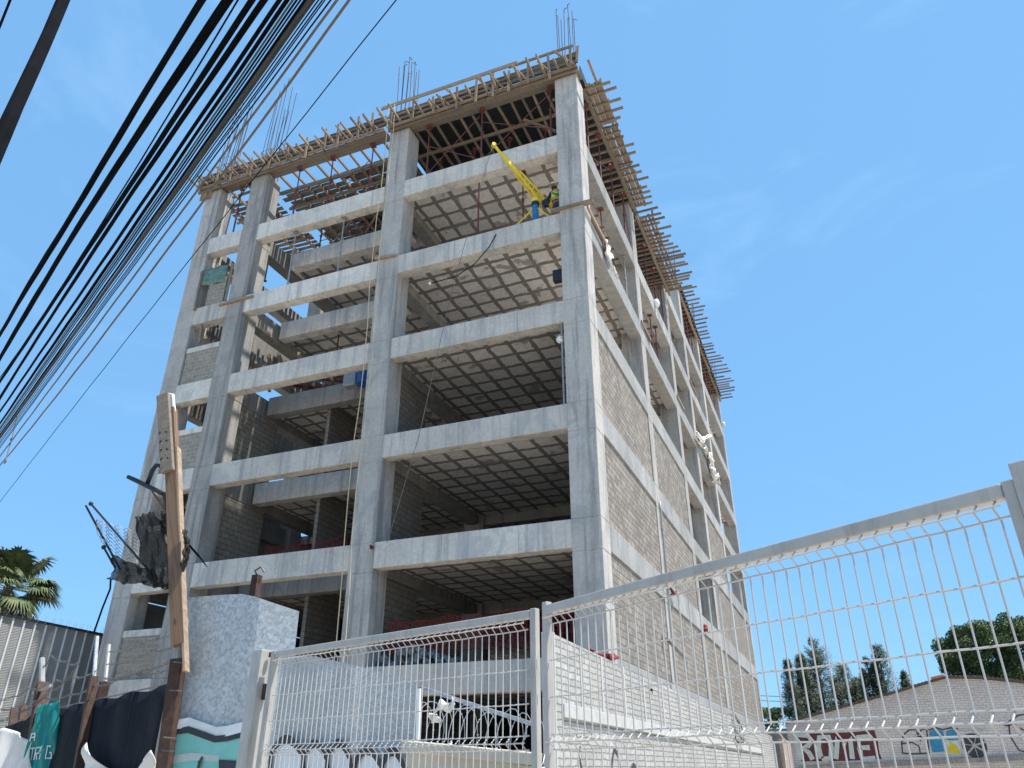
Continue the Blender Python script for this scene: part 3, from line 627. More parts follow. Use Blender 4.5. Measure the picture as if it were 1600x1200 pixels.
# other props
def single(h, mat, loc, lb): return make_prop(h, mat, lb, loc=loc, head=False)
hh = Z[7]-D-Z[6]
for (x, y, lb) in ((-6.1+1.9, .55, 'red prop in the bay with the yellow hoist, left of the hoist mast'), (-2.55, .9, 'red prop right behind the yellow hoist boom'), (-1.75, 2.0, 'red prop behind the hoist winch next to the worker')):
    single(Z[7]-.43-Z[6]-.01, 'red_steel', (x, y, Z[6]+.005), lb)
a_ = at(950, 385, x=-.35); single(Z[7]-.82-Z[6]-.01, 'red_steel', (-.3, 3.6, Z[6]+.005), 'lone red prop under the corner bay side beam, one storey below the top')
for y, lb in ((12.1, 'nearer red prop of a pair in the second side bay, level with the white helmet'), (13.3, 'farther red prop of a pair in the second side bay, level with the white helmet')): single(Z[7]-.82-Z[6]-.01, 'red_steel', (-.28, y, Z[6]+.005), lb)
single(Z[7]-.82-Z[6]-.01, 'grey_steel', (-.25, 7.0, Z[6]+.005), 'grey prop close to the second side column, one storey below the top')
for x, lb in ((-12.35, 'left grey prop in the middle bay just below the top storey'), (-10.0, 'right grey prop in the middle bay just below the top storey')): single(Z[7]-.82-Z[6]-.01, 'grey_steel', (x, .22, Z[6]+.005), lb)
single(2.3, 'grey_steel', (-10.6, 3.4, Z[6]+.005), 'short dark prop deep in the middle bay below the top storey')
single(2.3, 'rust_steel', (-12.0, 3.4, Z[5]+.9), 'rusty prop in the middle bay two storeys below the top')
single(Z[3]-.43-Z[2]-.01, 'grey_steel', (-1.2, 1.6, Z[2]+.005), 'pale prop beside the corner column, one storey above the rubble')
# ------------------------------------------------------------------ ledge boards, pipes and small things on the building
def board(a, b_, w_, h, lb, mat='wood_form', up_=(0, 0, 1), name='plank'):
    return MB().bar(a, b_, w_, h, up_).build(name, mat, tags=(lb, 'plank'), bevel=.004)
board((-1.15, -.06, Z[6]+.10), (.35, -.02, Z[6]+.12), .24, .05, 'weathered plank lying across the corner column below the worker', 'wood_grey')
board((.10, .1, Z[6]+.06), (.14, 2.4, Z[6]+.04), .06, .16, 'plank fixed along the side beam at the corner, below the worker', 'wood_form')
board(at(586, 404, y=-.06), at(618, 399, y=-.06), .10, .10, 'short plank nailed to the second street column beside the ropes', 'wood_board')
board(at(343, 477, y=-.06), at(395, 463, y=-.06), .12, .08, 'plank on the beam at the foot of the third street column', 'wood_form')
board(at(304, 485, y=-.05), at(316, 425, y=-.05), .10, .05, 'upright board on the left of the brick panel with green sheeting', 'wood_form', (0, 1, 0))
board(at(352, 470, y=-.03), at(364, 412, y=-.03), .10, .05, 'upright board on the right of the brick panel with green sheeting', 'wood_form', (0, 1, 0))
board(at(311, 536, y=.10), at(315, 506, y=.10), .12, .05, 'short upright board in the left bay under the green sheeting', 'wood_form', (0, 1, 0))
board((.06, RY[1]-.7, Z[6]+.05), (.08, RY[1]+1.0, Z[6]+.02), .05, .15, 'plank on the side beam at the second side column', 'wood_grey')
board((.05, RY[2]-.5, Z[6]+.05), (.07, RY[2]+1.3, Z[6]+.02), .05, .15, 'plank on the side beam at the third side column', 'wood_form')
board((.05, RY[3]-.4, Z[7]+.05), (.07, RY[3]+1.6, Z[7]+.02), .05, .16, 'plank on the side beam at the fourth side column, top storey', 'wood_form')
board(at(818, 187, y=.6), at(868, 205, y=1.6), .09, .10, 'loose round-ended timber under the corner formwork', 'wood_board')
board(at(456, 421, y=.5), at(476, 437, y=.3), .10, .08, 'pale timber end lying at the edge of the middle bay', 'wood_board')
q = [at(313, 425, y=.02), at(356, 412, y=.02), at(350, 440, y=.02), at(313, 447, y=.02)]
MB().grid(lambda a, b_: (q[0].lerp(q[1], a)).lerp(q[3].lerp(q[2], a), b_)+Vector((0, -.04*math.sin(a*11)-.02*math.sin(b_*9+a*5), 0)), 12, 6).build('plastic_sheet', 'green_sheet', smooth=True, solid=.01, tags=('green plastic sheet over the top of the brick panel in the leftmost bay', 'sheet'))
b0 = at(872, 432, y=.7); MB().box(b0.x-.16, b0.x+.16, b0.y-.12, b0.y+.12, b0.z-.22, b0.z+.22).build('speaker_box', 'black_metal', bevel=.02, tags=('small black box fixed to the inner side of the corner column', 'box'))
# site debris in the middle bay: timbers poking over the beams
for k, (u, v, du, dv, z_) in enumerate(((400, 566, 16, 12, 5), (419, 556, 16, 14, 5), (435, 553, 18, 15, 5), (467, 552, 12, 9, 5), (412, 572, 15, 4, 5), (455, 600, 10, 12, 4), (475, 595, 12, 12, 4), (505, 600, 14, 12, 4), (518, 590, 14, 10, 4), (490, 600, 20, 10, 4))):
    y_ = 2.4 if z_ == 4 else 1.1
    a = at(u, v, y=y_); b_ = at(u+du, v+dv, y=y_+1.6)
    b_.z = a.z-.18
    MB().bar(a, b_, .11, .13).build('timber', 'wood_board' if k % 2 else 'wood_form', tags=('stacked timber end, %s of the row on the %s of the middle bay' % (ORD[k % 5], 'fourth-floor edge' if z_ == 5 else 'rear beam'), 'timber', 'stacked timber ends in the middle bay'))
for k, (u, v) in enumerate(((440, 600), (455, 597), (500, 590))):
    a = at(u, v, y=3.2); MB().bar(a, a+Vector((1.8, 1.2, -.1)), .12, .16).build('steel_channel', 'red_steel', tags=('red steel member lying behind the stacked timbers, %s from the left' % ORD[k], 'steel beam'))
b0 = at(570, 588, y=1.6); MB().tube([b0+Vector((0, 0, -.35)), b0+Vector((0, 0, -.33)), b0+Vector((0, 0, .30)), b0+Vector((0, 0, .34))], [.26, .29, .29, .22], 16).build('barrel', 'blue_tarp', smooth=False, tags=('blue barrel standing in the middle bay beside the second column', 'barrel'))
b0 = at(551, 592, y=1.7); MB().box(b0.x-.3, b0.x+.25, b0.y-.2, b0.y+.2, b0.z-.35, b0.z+.2).build('water_tub', 'zinc_rib', bevel=.05, tags=('grey tub beside the blue barrel in the middle bay', 'tub'))
# red safety netting
def netting(a, b_, h, lb, sagf=.10, y_wob=.05):
    a = Vector(a); b_ = Vector(b_); mb = MB(); n_ = int((b_-a).length/.13); rows_ = 5
    P_ = lambda s, t: a.lerp(b_, s)+Vector((0, y_wob*math.sin(s*23+t*2), h*t-sagf*math.sin(math.pi*(s*3 % 1))*t+.02*math.sin(s*40)))
    for i in range(n_+1): mb.tube([P_(i/n_, t/4) for t in range(5)], .012, 4)
    for j in range(rows_): mb.tube([P_(i/n_, j/(rows_-1)) for i in range(n_+1)], .009, 4)
    return mb.build('safety_net', 'safety_red', tags=(lb, 'safety net', 'red safety nets'))
netting((-13.2, 2.15, Z[3]+.02), (-8.2, 2.15, Z[3]+.05), 1.0, 'red plastic safety net across the middle bay above the short rusty post')
netting((-7.1, .9, Z[2]+.4), (-1.0, .9, Z[2]+.5), 1.0, 'long red safety net across the corner bay behind the gate')
netting((-7.1, 1.05, Z[2]+.55), (-1.0, 1.02, Z[2]+.35), .9, 'second layer of red netting close behind the long one over the rubble')
netting((-12.0, 2.9, Z[4]+.05), (-8.2, 2.9, Z[4]+.05), .8, 'strip of red netting in the middle bay one storey higher')
# rubble heap on the slab edge
rb = MB()
for k in range(170):
    c = Vector((random.gauss(-6.0, .75), random.uniform(.45, 1.5), 0)); s_ = random.uniform(.05, .16)
    c.z = Z[2]+max(0, .55-abs(c.x+6)*.33)*random.random()+.04
    i = len(rb.v); rb.ball(c, s_, 5, 4, (random.uniform(.7, 1.3), 1, random.uniform(.6, 1)))
    for q_ in range(i, len(rb.v)): v_ = rb.v[q_]; rb.v[q_] = (v_[0]+random.uniform(-.02, .02), v_[1]+random.uniform(-.02, .02), v_[2]+random.uniform(-.02, .02))
o = rb.build('rubble', 'concrete_rubble'); tag(o, 'grey heap of broken concrete on the slab edge behind the gate', 'rubble'); o['kind'] = 'stuff'
# cloths and bits hanging on the side
def cloth(pts, wid, lb, mat='white_cloth', name='cloth', cat='cloth', amp=.1, wv=(.3, 1, 0)):
    pts = [Vector(p_) for p_ in pts]; k = len(pts)-1; W = Vector(wv).normalized()*wid
    def fn(a, b_):
        t = b_*k; i = min(int(t), k-1); c = pts[i].lerp(pts[i+1], t-i)
        wdt = .5+.5*math.sin(b_*7.3+1)**2
        return c+W*(a-.5)*wdt+Vector((amp*math.sin(a*13+b_*5), amp*.6*math.sin(a*9-b_*7), amp*.5*math.sin(a*17+b_*11)))
    return MB().grid(fn, 10, 5*k).build(name, mat, smooth=True, solid=.012, tags=(lb, cat))
cloth([at(951, 385, x=.10), at(949, 400, x=.15), at(958, 420, x=.16), at(962, 426, x=.2)], .9, 'white cloth draped over the side beam near the corner, below the red prop', wv=(.05, 1, -.2), amp=.06)
cloth([at(1090, 685, x=.15), at(1100, 695, x=.25), at(1104, 708, x=.22), at(1112, 716, x=.2)], 1.5, 'large white cloth hanging over the side beam far along the side', amp=.12, wv=(.05, 1, -.3))
cloth([at(1094, 690, x=.15), at(1102, 684, x=.3), at(1110, 680, x=.35)], .5, 'twisted white cloth end knotted to the far side column', amp=.08)
cloth([at(1108, 718, x=.15), at(1112, 735, x=.2), at(1119, 750, x=.18)], 1.2, 'torn white cloth strip below the large hanging cloth', amp=.10, wv=(.05, 1, -.3))
cloth([at(1114, 732, x=.2), at(1118, 745, x=.3), at(1121, 756, x=.25)], 1.0, 'bunched white cloth bag on the lower side beam', amp=.14)
b0 = at(1026, 474, x=.12); MB().ball(b0, .19, 12, 8, (.8, 1, 1.3)).jitter(.015).build('plastic_bag', 'plastic_white', smooth=True, tags=('small round white bag hanging on the upper side beam', 'bag'))
b0 = at(1131, 663, x=.15); MB().ball(b0, .17, 10, 7, (.8, 1, 1.2)).jitter(.02).build('bucket', 'plastic_white', smooth=True, tags=('white bucket at the far corner of the building, upper one', 'bucket'))
cloth([at(922, 1018, x=.15), at(935, 1022, x=.3), at(950, 1030, x=.3), at(958, 1024, x=.2)], .5, 'crumpled red mesh lying where the white wall meets the corner column', 'safety_red', 'red_mesh', 'mesh', .1)
cloth([at(1049, 920, x=.1), at(1053, 925, x=.15), at(1054, 930, x=.12)], .4, 'red ribbon scrap tied on the side beam beside the pipe', 'safety_red', 'red_ribbon', 'ribbon', .06)
cloth([at(1102, 976, x=.06), at(1103, 983, x=.1), at(1104, 988, x=.08)], .35, 'dark red scrap under the side window opening', 'safety_red', 'red_ribbon', 'ribbon', .04)
cloth([at(580, 852, y=-.1), at(581, 858, y=-.12)], .15, 'small red scrap tied on the second street column', 'safety_red', 'red_ribbon', 'ribbon', .03)
# drain pipe on the second side column, bracket lamp and a roll of wire on the side
pp = [at(1033, 795, x=.10), at(1036, 805, x=.12), at(1041, 850, x=.10), at(1045, 905, x=.1), at(1052, 970, x=.1), at(1060, 1060, x=.1)]
t = thing('drain_pipe', tuple(pp[-1]), 'pale vertical drain pipe running down the second side column', 'pipe')
MB().tube([Vector((.06, RY[1]-.35, z)) for z in (4.2, 6, 8, 10.4, 10.7)], .04, 8).build('pipe', 'grey_steel', t, smooth=True)
for z in (2.5, 5, 7.4, 9.6): MB().tube([Vector((.06, RY[1]-.35, z)), Vector((.06, RY[1]-.35, z+.06))], .052, 8).build('clamp', 'grey_steel', t)
a = at(1037, 998, x=.02); t = thing('bracket_lamp', tuple(a), 'grey bracket lamp sticking out of the side block wall', 'lamp')
MB().box(a.x-.03, a.x+.05, a.y-.08, a.y+.08, a.z-.1, a.z+.1).build('wall_plate', 'grey_steel', t)
MB().bar(a, a+Vector((.22, .2, -.10)), .06, .06).build('arm', 'black_metal', t); MB().bar(a+Vector((.16, .15, -.05)), a+Vector((.55, .75, -.55)), .16, .12).build('lamp_body', 'grey_steel', t, bevel=.02)
cg = MB(); ce = at(1148, 1142, x=.45)
for k in range(9):
    ax = Vector((random.uniform(.6, 1), random.uniform(-.3, .3), random.uniform(-.2, .5))).normalized(); s1 = ax.orthogonal().normalized(); s2 = ax.cross(s1); rr = random.uniform(.45, .75); cc = ce+Vector((random.uniform(-.1, .1), random.uniform(-.9, .9), random.uniform(-.12, .12)))
    cg.tube([cc+(s1*math.cos(t_*.6283)+s2*math.sin(t_*.6283))*rr for t_ in range(11)], .018, 4)
cg.build('wire_coil', 'steel_wire', tags=('tangled coil of wire on top of the white wall near the far end', 'wire coil'))
# ropes and cables hanging on the street side
for x, z1, z0, lb in ((-7.92, FZ+1.2, 1.8, 'left yellow rope hanging down the second street column'), (-7.62, FZ+1.0, 1.9, 'right yellow rope hanging down the second street column')):
    MB().tube([Vector((x+random.uniform(-.03, .03)+.05*math.sin(k), -.50, z1+(z0-z1)*k/16)) for k in range(17)], .016, 5).build('rope', 'rope', tags=(lb, 'rope'))
a = at(590, 404, y=-.3)
pts = [at(775, 366, y=-.02), at(765, 385, y=-.1), at(742, 412, y=.0), at(712, 432, y=.2), at(672, 443, y=.5)]
t = thing('hanging_cable', tuple(pts[0]), 'black cable looping down from the floor edge to a small white bulb', 'cable')
MB().tube(pts, .018, 5).build('cable', 'black_cable', t); MB().ball(pts[-1], .06).build('bulb', 'plastic_white', t, smooth=True)
for u, z_ in ((889, 5),):
    MB().tube([Vector((-.98, .12, Z[5]-D-.02)), Vector((-.98, .12, Z[4]+.01))], .035, 8).build('conduit', 'grey_steel', tags=('thin grey conduit up the inner side of the corner column', 'conduit'))
MB().ball((-1.05, .1, Z[5]-D-.55), .12, 8, 6).jitter(.03).build('tape_knot', 'white_cloth', tags=('white taped knot on the conduit beside the corner column', 'tape'))
# ------------------------------------------------------------------ the yellow hoist
hb = Vector((-1.85, .30, Z[6]+.0))
hst = thing('construction_hoist', tuple(hb), 'yellow boom hoist on a blue mast at the edge, beside the worker', 'hoist')
piv = hb+Vector((0, 0, 1.08))
MB().tube([hb+Vector((0, 0, .02)), hb+Vector((0, 0, .86))], .115, 16).build('mast', 'blue_paint', hst)
MB().tube([hb+Vector((0, 0, .86)), hb+Vector((0, 0, 1.0))], .14, 16).tube([hb+Vector((0, 0, 0)), hb+Vector((0, 0, .02))], .2, 16).build('turntable', 'black_metal', hst)
MB().tube([piv+Vector((0, -.1, .0)), piv+Vector((0, .1, .0))], .12, 14).build('pivot', 'yellow_paint', hst)
for dx, dy in ((-.75, -.15), (.62, -.15), (-.15, .7)): MB().tube([hb+Vector((0, 0, .82)), hb+Vector((dx, dy, .03))], .028, 6).build('leg', 'yellow_paint', hst)
tip = at(771, 226, y=-.5); tail = at(851, 320, y=.75)
ax = (tip-tail).normalized(); sd_ = ax.cross(Vector((0, 0, 1))).normalized(); un = sd_.cross(ax).normalized(); Lb = (tip-tail).length
bo = MB(); q0 = tail
for s_ in (-1, 1):
    f_ = lambda t_, o_: q0+ax*Lb*t_+un*o_+sd_*s_*.09*(1-.35*t_)
    bo.bar(f_(0, -.13), f_(.52, -.07), .05, .06, un); bo.bar(f_(0, .15), f_(.52, .07), .05, .06, un)
    for k in range(6): bo.bar(f_(.06+k*.08, -.12+k*.01), f_(.10+k*.08, .13-k*.012), .035, .045, un)
bo.build('boom', 'yellow_paint', hst)
MB().bar(q0+ax*Lb*.50, q0+ax*Lb*.80, .12, .13, un).bar(q0+ax*Lb*.78, q0+ax*Lb*.985, .075, .085, un).build('boom_extension', 'yellow_paint', hst, bevel=.01)
MB().tube([tip-sd_*.07-ax*.02, tip+sd_*.07-ax*.02], .085, 14).build('pulley', 'yellow_paint', hst)
wn = tail+Vector((.28, .0, -.10))
MB().tube([wn+Vector((0, -.22, 0)), wn+Vector((0, .22, 0))], .15, 14).build('winch_drum', 'yellow_paint', hst)
MB().tube([wn+Vector((-.15, -.24, 0)), wn+Vector((-.15, -.10, 0))], .16, 12).tube([wn+Vector((.22, -.1, -.05)), wn+Vector((.40, -.1, -.1))], .10, 12).build('winch_motor', 'black_metal', hst)
MB().bar(tail, wn+Vector((.3, 0, -.1)), .08, .1).bar(wn+Vector((-.1, 0, .1)), wn+Vector((.12, 0, .36)), .1, .1).build('winch_frame', 'yellow_paint', hst)
ln = [tip+Vector((0, -.06, -.05)), at(737, 340, y=-.55), at(700, 480, y=-.5), at(655, 680, y=-.45), at(605, 848, y=-.3)]
MB().tube(ln, .011, 4).build('hoist_cable', 'steel_wire', hst)
MB().tube([tip+Vector((0, -.06, -.05)), tip+Vector((-.04, -.06, -.35))], .011, 4).build('hook_line', 'steel_wire', hst)
# ------------------------------------------------------------------ the worker (skin-modifier body)
def skin_body(name, mat, joints, edges, parent=None, sub=2, tags=None):
    me = bpy.data.meshes.new(name); org = Vector(parent['_o']) if parent else Vector(joints[0][0])
    me.from_pydata([tuple(Vector(j[0])-org) for j in joints], edges, [])
    o = bpy.data.objects.new(name, me); C.objects.link(o); me.materials.append(MT[mat])
    if parent: o.parent = parent
    else: o.location = org
    o['_o'] = tuple(org)
    sk = o.modifiers.new('skin', 'SKIN'); sk.use_smooth_shade = True
    if not me.skin_vertices: 
        bm = bmesh.new(); bm.from_mesh(me); bm.verts.layers.skin.verify(); bm.to_mesh(me); bm.free()
    for i, j in enumerate(joints):
        me.skin_vertices[0].data[i].radius = (j[1], j[2] if len(j) > 2 else j[1]); me.skin_vertices[0].data[i].use_root = (i == 0)
    ss = o.modifiers.new('sub', 'SUBSURF'); ss.levels = sub; ss.render_levels = sub
    if tags: tag(o, *tags)
    return o
wb = Vector((-1.10, .50, Z[6]))
J = lambda x, y, z: wb+Vector((x, y, z))
wk_j = [(J(0, 0, .93), .14, .11), (J(0, 0, 1.10), .13, .10), (J(-.02, -.02, 1.28), .155, .115), (J(-.03, -.03, 1.42), .12, .09), (J(-.05, -.05, 1.50), .055), (J(-.07, -.07, 1.58), .085, .09), (J(-.08, -.08, 1.67), .09, .10),
        (J(-.20, -.03, 1.40), .06), (J(-.27, -.10, 1.15), .045), (J(-.30, -.32, 1.02), .036), (J(-.31, -.42, 1.0), .035, .02),
        (J(.16, -.02, 1.40), .06), (J(.20, -.08, 1.15), .045), (J(.05, -.30, 1.05), .036), (J(.0, -.40, 1.03), .035, .02),
        (J(-.09, 0, .88), .095), (J(-.11, -.03, .50), .068), (J(-.11, .02, .10), .045), (J(-.13, -.14, .04), .04, .03),
        (J(.09, 0, .88), .095), (J(.11, .0, .50), .068), (J(.12, .06, .10), .045), (J(.14, -.10, .04), .04, .03)]
wk_e = [(0, 1), (1, 2), (2, 3), (3, 4), (4, 5), (5, 6), (3, 7), (7, 8), (8, 9), (9, 10), (3, 11), (11, 12), (12, 13), (13, 14), (0, 15), (15, 16), (16, 17), (17, 18), (0, 19), (19, 20), (20, 21), (21, 22)]
wk = thing('person', tuple(wb), 'worker in white helmet and lime striped vest standing beside the yellow hoist', 'person')
skin_body('body', 'skin', wk_j, wk_e, wk)
skin_body('shirt', 'shirt_dark', [(J(0, 0, .98), .15, .125), (J(0, 0, 1.12), .145, .115), (J(-.02, -.02, 1.28), .165, .125), (J(-.03, -.03, 1.43), .125, .10), (J(-.20, -.03, 1.40), .075), (J(-.27, -.10, 1.15), .058), (J(-.29, -.26, 1.05), .048), (J(.16, -.02, 1.40), .075), (J(.20, -.08, 1.15), .058), (J(.10, -.24, 1.08), .048)], [(0, 1), (1, 2), (2, 3), (3, 4), (4, 5), (5, 6), (3, 7), (7, 8), (8, 9)], wk)
skin_body('trousers', 'denim', [(J(0, 0, 1.0), .15, .125), (J(0, 0, .92), .15, .12), (J(-.09, 0, .86), .105), (J(-.11, -.03, .50), .082), (J(-.11, .02, .12), .065), (J(.09, 0, .86), .105), (J(.11, 0, .50), .082), (J(.12, .06, .12), .065)], [(0, 1), (1, 2), (2, 3), (3, 4), (1, 5), (5, 6), (6, 7)], wk)
vc = J(-.01, -.01, 0)
vest = MB().grid(lambda a, b_: vc+Vector((math.cos(a*2*math.pi)*(.185-.03*b_), math.sin(a*2*math.pi)*(.150-.02*b_), .98+.46*b_)), 18, 6).build('vest', 'vest_orange', wk, smooth=True, solid=.012)
for z in (1.08, 1.22): MB().grid(lambda a, b_: vc+Vector((math.cos(a*2*math.pi)*.195, math.sin(a*2*math.pi)*.158, z+.06*b_)), 18, 1).build('stripe', 'vest_lime', wk, solid=.006)
MB().box(vc.x-.14, vc.x-.02, vc.y-.175, vc.y-.155, wb.z+1.05, wb.z+1.32).build('pouch', 'vest_lime', wk, bevel=.01)
hc = J(-.08, -.085, 1.655)
MB().grid(lambda a, b_: hc+Vector((math.cos(a*2*math.pi)*.135*math.sin(b_*math.pi/2), math.sin(a*2*math.pi)*.155*math.sin(b_*math.pi/2), .145*math.cos(b_*math.pi/2))), 18, 7).build('helmet', 'plastic_white', wk, smooth=True, solid=.008)
MB().grid(lambda a, b_: hc+Vector((math.cos(a*2*math.pi)*(.13+.02*b_), math.sin(a*2*math.pi)*(.15+(.05 if math.sin(a*2*math.pi) < 0 else .015)*b_), .005-.02*b_)), 18, 2).build('helmet_brim', 'plastic_white', wk, smooth=True, solid=.008)
MB().ball(J(-.09, -.175, 1.63), .018).build('nose', 'skin', wk); MB().box(*(lambda c: (c.x-.03, c.x+.03, c.y-.005, c.y+.01, c.z-.006, c.z+.006))(J(-.085, -.168, 1.585))).build('mouth', 'shirt_dark', wk)
for s_ in (-1, 1):
    MB().ball(J(-.08+s_*.035, -.17, 1.665), .012).build('eye', 'black_metal', wk); MB().ball(J(-.08+s_*.095, -.07, 1.63), .028, 8, 6, (.4, 1, 1.2)).build('ear', 'skin', wk)
    MB().bar(J(.005+s_*.12, .03, .06), J(.005+s_*.14, -.20, .05), .10, .11).build('boot', 'black_metal', wk, bevel=.03)
for hand in ((J(-.31, -.42, 1.0), -1), (J(.0, -.40, 1.03), 1)):
    hm = MB(); c, s_ = hand
    hm.ball(c, .045, 8, 6, (.9, 1.1, .45))
    for k in range(4): hm.tube([c+Vector((-.028+.019*k, -.035, 0)), c+Vector((-.03+.02*k, -.07-.006*(k in (1, 2)), -.008)), c+Vector((-.03+.02*k, -.085, -.035))], [.009, .0085, .007], 6)
    hm.tube([c+Vector((-s_*.035, 0, 0)), c+Vector((-s_*.055, -.03, -.01)), c+Vector((-s_*.045, -.055, -.03))], [.011, .010, .008], 6)
    hm.build('hand', 'skin', wk, smooth=True)
# ------------------------------------------------------------------ white boundary wall on the side
WX = .50; wy0 = -5.62
wl = thing('boundary_wall', (WX, 15, 0), 'white painted brick boundary wall running back beside the building', 'wall')
def wt(y): return 3.83-(y-wy0)*.0095
wm = MB(); wm.prism([(WX-.18, wy0, 0), (WX-.18, 37, 0), (WX-.18, 37, wt(37)), (WX-.18, wy0, wt(wy0))], (.18, 0, 0)); wm.build('wall', 'brick_white', wl)
for y in (-5.62, -4.1, -2.6, -.7, 1.3, 3.6, 6.2, 9.2, 12.5, 16.5, 21, 26):
    h_ = wt(y)
    if y > -5: MB().box(WX-.01, WX+.018, y, y+.13, 2.62, h_-.02).build('tie_column', 'white_render', wl) if 'white_render' in MT else (paint('white_render', (.48, .47, .44), .85, 0, .18, None, 5), MB().box(WX-.01, WX+.018, y, y+.13, 2.62, h_-.02).build('tie_column', 'white_render', wl))
# the rough mortar end of the wall and a projecting band
MB().box(WX-.20, WX+.02, wy0-.16, wy0-.003, 0, wt(wy0)+.02).jitter(.012).build('end_pier', 'white_render', wl, bevel=.02)
i0 = MB(); i0.prism([(WX, -5.3, 2.42), (WX, 30, 2.30), (WX, 30, 2.52), (WX, -5.3, 2.66)], (.06, 0, 0)); i0.build('band', 'white_render', wl, bevel=.01)
i0 = MB(); i0.prism([(WX, wy0, 0), (WX, 35, 0), (WX, 35, 2.1), (WX, wy0, 2.2)], (.012, 0, 0)); i0.build('lower_wall', 'brick_white', wl)
# second, lower red-brick run beyond it
MB().box(.9, 1.1, 37.2, 44.8, 0, 3.3).build('garden_wall', 'brick_red', tags=('low rough red brick wall between the white wall and the graffiti house', 'wall'))
# painted strokes low on the white wall
def stroke(pts, wd, nrm, mat, parent, name='graffiti_stroke', t=.004):
    """flat painted ribbon following points on a wall"""
    nrm = Vector(nrm).normalized(); pts = [Vector(p_) for p_ in pts]; L1 = []; L2 = []
    for i, p_ in enumerate(pts):
        d = (pts[min(i+1, len(pts)-1)]-pts[max(i-1, 0)]).normalized(); s_ = d.cross(nrm).normalized()*wd/2; L1.append(p_+s_+nrm*t); L2.append(p_-s_+nrm*t)
    mb = MB(); 
    for i in range(len(pts)-1): mb.quad(L1[i], L1[i+1], L2[i+1], L2[i])
    return mb.build(name, mat, parent)
def wp(u, v): return at(u, v, x=WX+.02)
stroke([wp(907, 1166), wp(904, 1178), wp(907, 1190), wp(909, 1202)], .06, (1, 0, 0), 'spray_black', wl)
stroke([wp(956, 1199), wp(957, 1185), wp(960, 1170), wp(966, 1180), wp(969, 1200)], .09, (1, 0, 0), 'spray_black', wl)
stroke([wp(987, 1200), wp(990, 1194), wp(994, 1200)], .09, (1, 0, 0), 'spray_black', wl)
# ------------------------------------------------------------------ graffiti house far right
GY = 45.0
gh = thing('graffiti_house', (14, GY, 0), 'low whitewashed brick house with graffiti and a sloping gable roof', 'house')
gp = lambda u, v: at(u, v, y=GY)
prof = [gp(1228, 1131), gp(1300, 1111), gp(1400, 1083), gp(1478, 1060), gp(1530, 1061), gp(1640, 1072)]
left, right = prof[0].x, prof[-1].x+6
poly = [Vector((left, GY, 0))]+[Vector((right, GY, 0)), Vector((right, GY, prof[-1].z-.3))]+[Vector((p_.x, GY, p_.z)) for p_ in prof[::-1]]
MB().prism(poly, (0, .3, 0)).build('wall', 'brick_whitewash', gh)
MB().box(left, left+.3, GY+.31, GY+12, 0, prof[0].z-.1).build('side_wall', 'brick_whitewash', gh)
rf = MB()
for a, b_ in zip(prof[:-1], prof[1:]): rf.prism([a+Vector((0, -.25, .02)), b_+Vector((0, -.25, .02)), b_+Vector((0, -.25, .16)), a+Vector((0, -.25, .16))], (0, 12.3, 0))
for a, b_ in zip(prof[:-1], prof[1:]):
    k_ = int((b_-a).length/.24)
    for q_ in range(k_): c_ = a.lerp(b_, (q_+.5)/k_); rf.tube([c_+Vector((0, -.36+random.uniform(-.03, .03), .12)), c_+Vector((0, .8, .16))], .085, 7)
rf.build('roof', 'roof_tile', gh)
MB().bar(gp(1455, 1063)+Vector((0, -.3, .1)), gp(1474, 1059)+Vector((0, -.3, .12)), .5, .14).build('ridge_tile', 'red_tile', gh)
MB().prism([gp(1248, 1196)+Vector((0, 0, -.1)), gp(1640, 1178), gp(1640, 1186), gp(1248, 1202)+Vector((0, 0, -.1))], (0, -.25, 0)).build('ledge', 'concrete_dark', gh)
# round vent with spokes
vc = gp(1522, 1165); vt = MB().box(vc.x-.85, vc.x+.95, GY-.05, GY-.004, vc.z-.8, vc.z+.95).build('vent_frame', 'brick_whitewash', gh, bevel=.02)
MB().tube([Vector((vc.x, GY-.09, vc.z)), Vector((vc.x, GY-.055, vc.z))], .75, 28).build('vent', 'spray_black', gh)
sp = MB()
for k in range(7): a = k*math.pi*2/7+.3; sp.bar(Vector((vc.x, GY-.12, vc.z)), Vector((vc.x+.74*math.cos(a), GY-.12, vc.z+.74*math.sin(a))), .05, .05 if k % 2 else .12)
sp.tube([Vector((vc.x, GY-.16, vc.z)), Vector((vc.x, GY-.10, vc.z))], .14, 12)
sp.build('vent_spokes', 'grey_steel', gh)
def gpoly(px, mat, t=.006, name='graffiti_patch'):
    MB().prism([gp(*q_)+Vector((0, -.003, 0)) for q_ in px], (0, -t, 0)).build(name, mat, gh)
# maroon block with pale letters
gpoly([(1243, 1147), (1285, 1146), (1330, 1144), (1366, 1141), (1372, 1160), (1374, 1176), (1378, 1186), (1320, 1189), (1252, 1190), (1244, 1172)], 'spray_maroon')
def gs(pts, wd, mat, t=.012): stroke([gp(*q_) for q_ in pts], wd, (0, -1, 0), mat, gh, 'graffiti_stroke', t)
for st_ in ([(1251, 1188), (1247, 1168), (1243, 1149), (1262, 1149), (1268, 1158), (1262, 1166), (1254, 1168), (1264, 1176), (1270, 1187)],
            [(1283, 1185), (1279, 1168), (1280, 1152), (1295, 1151), (1299, 1168), (1298, 1185), (1284, 1186)],
            [(1306, 1186), (1309, 1152), (1318, 1168), (1328, 1152), (1332, 1186)],
            [(1361, 1151), (1341, 1152), (1343, 1168), (1359, 1168)], [(1343, 1168), (1347, 1186), (1368, 1185)]):
    gs(st_, .34, 'spray_mint')
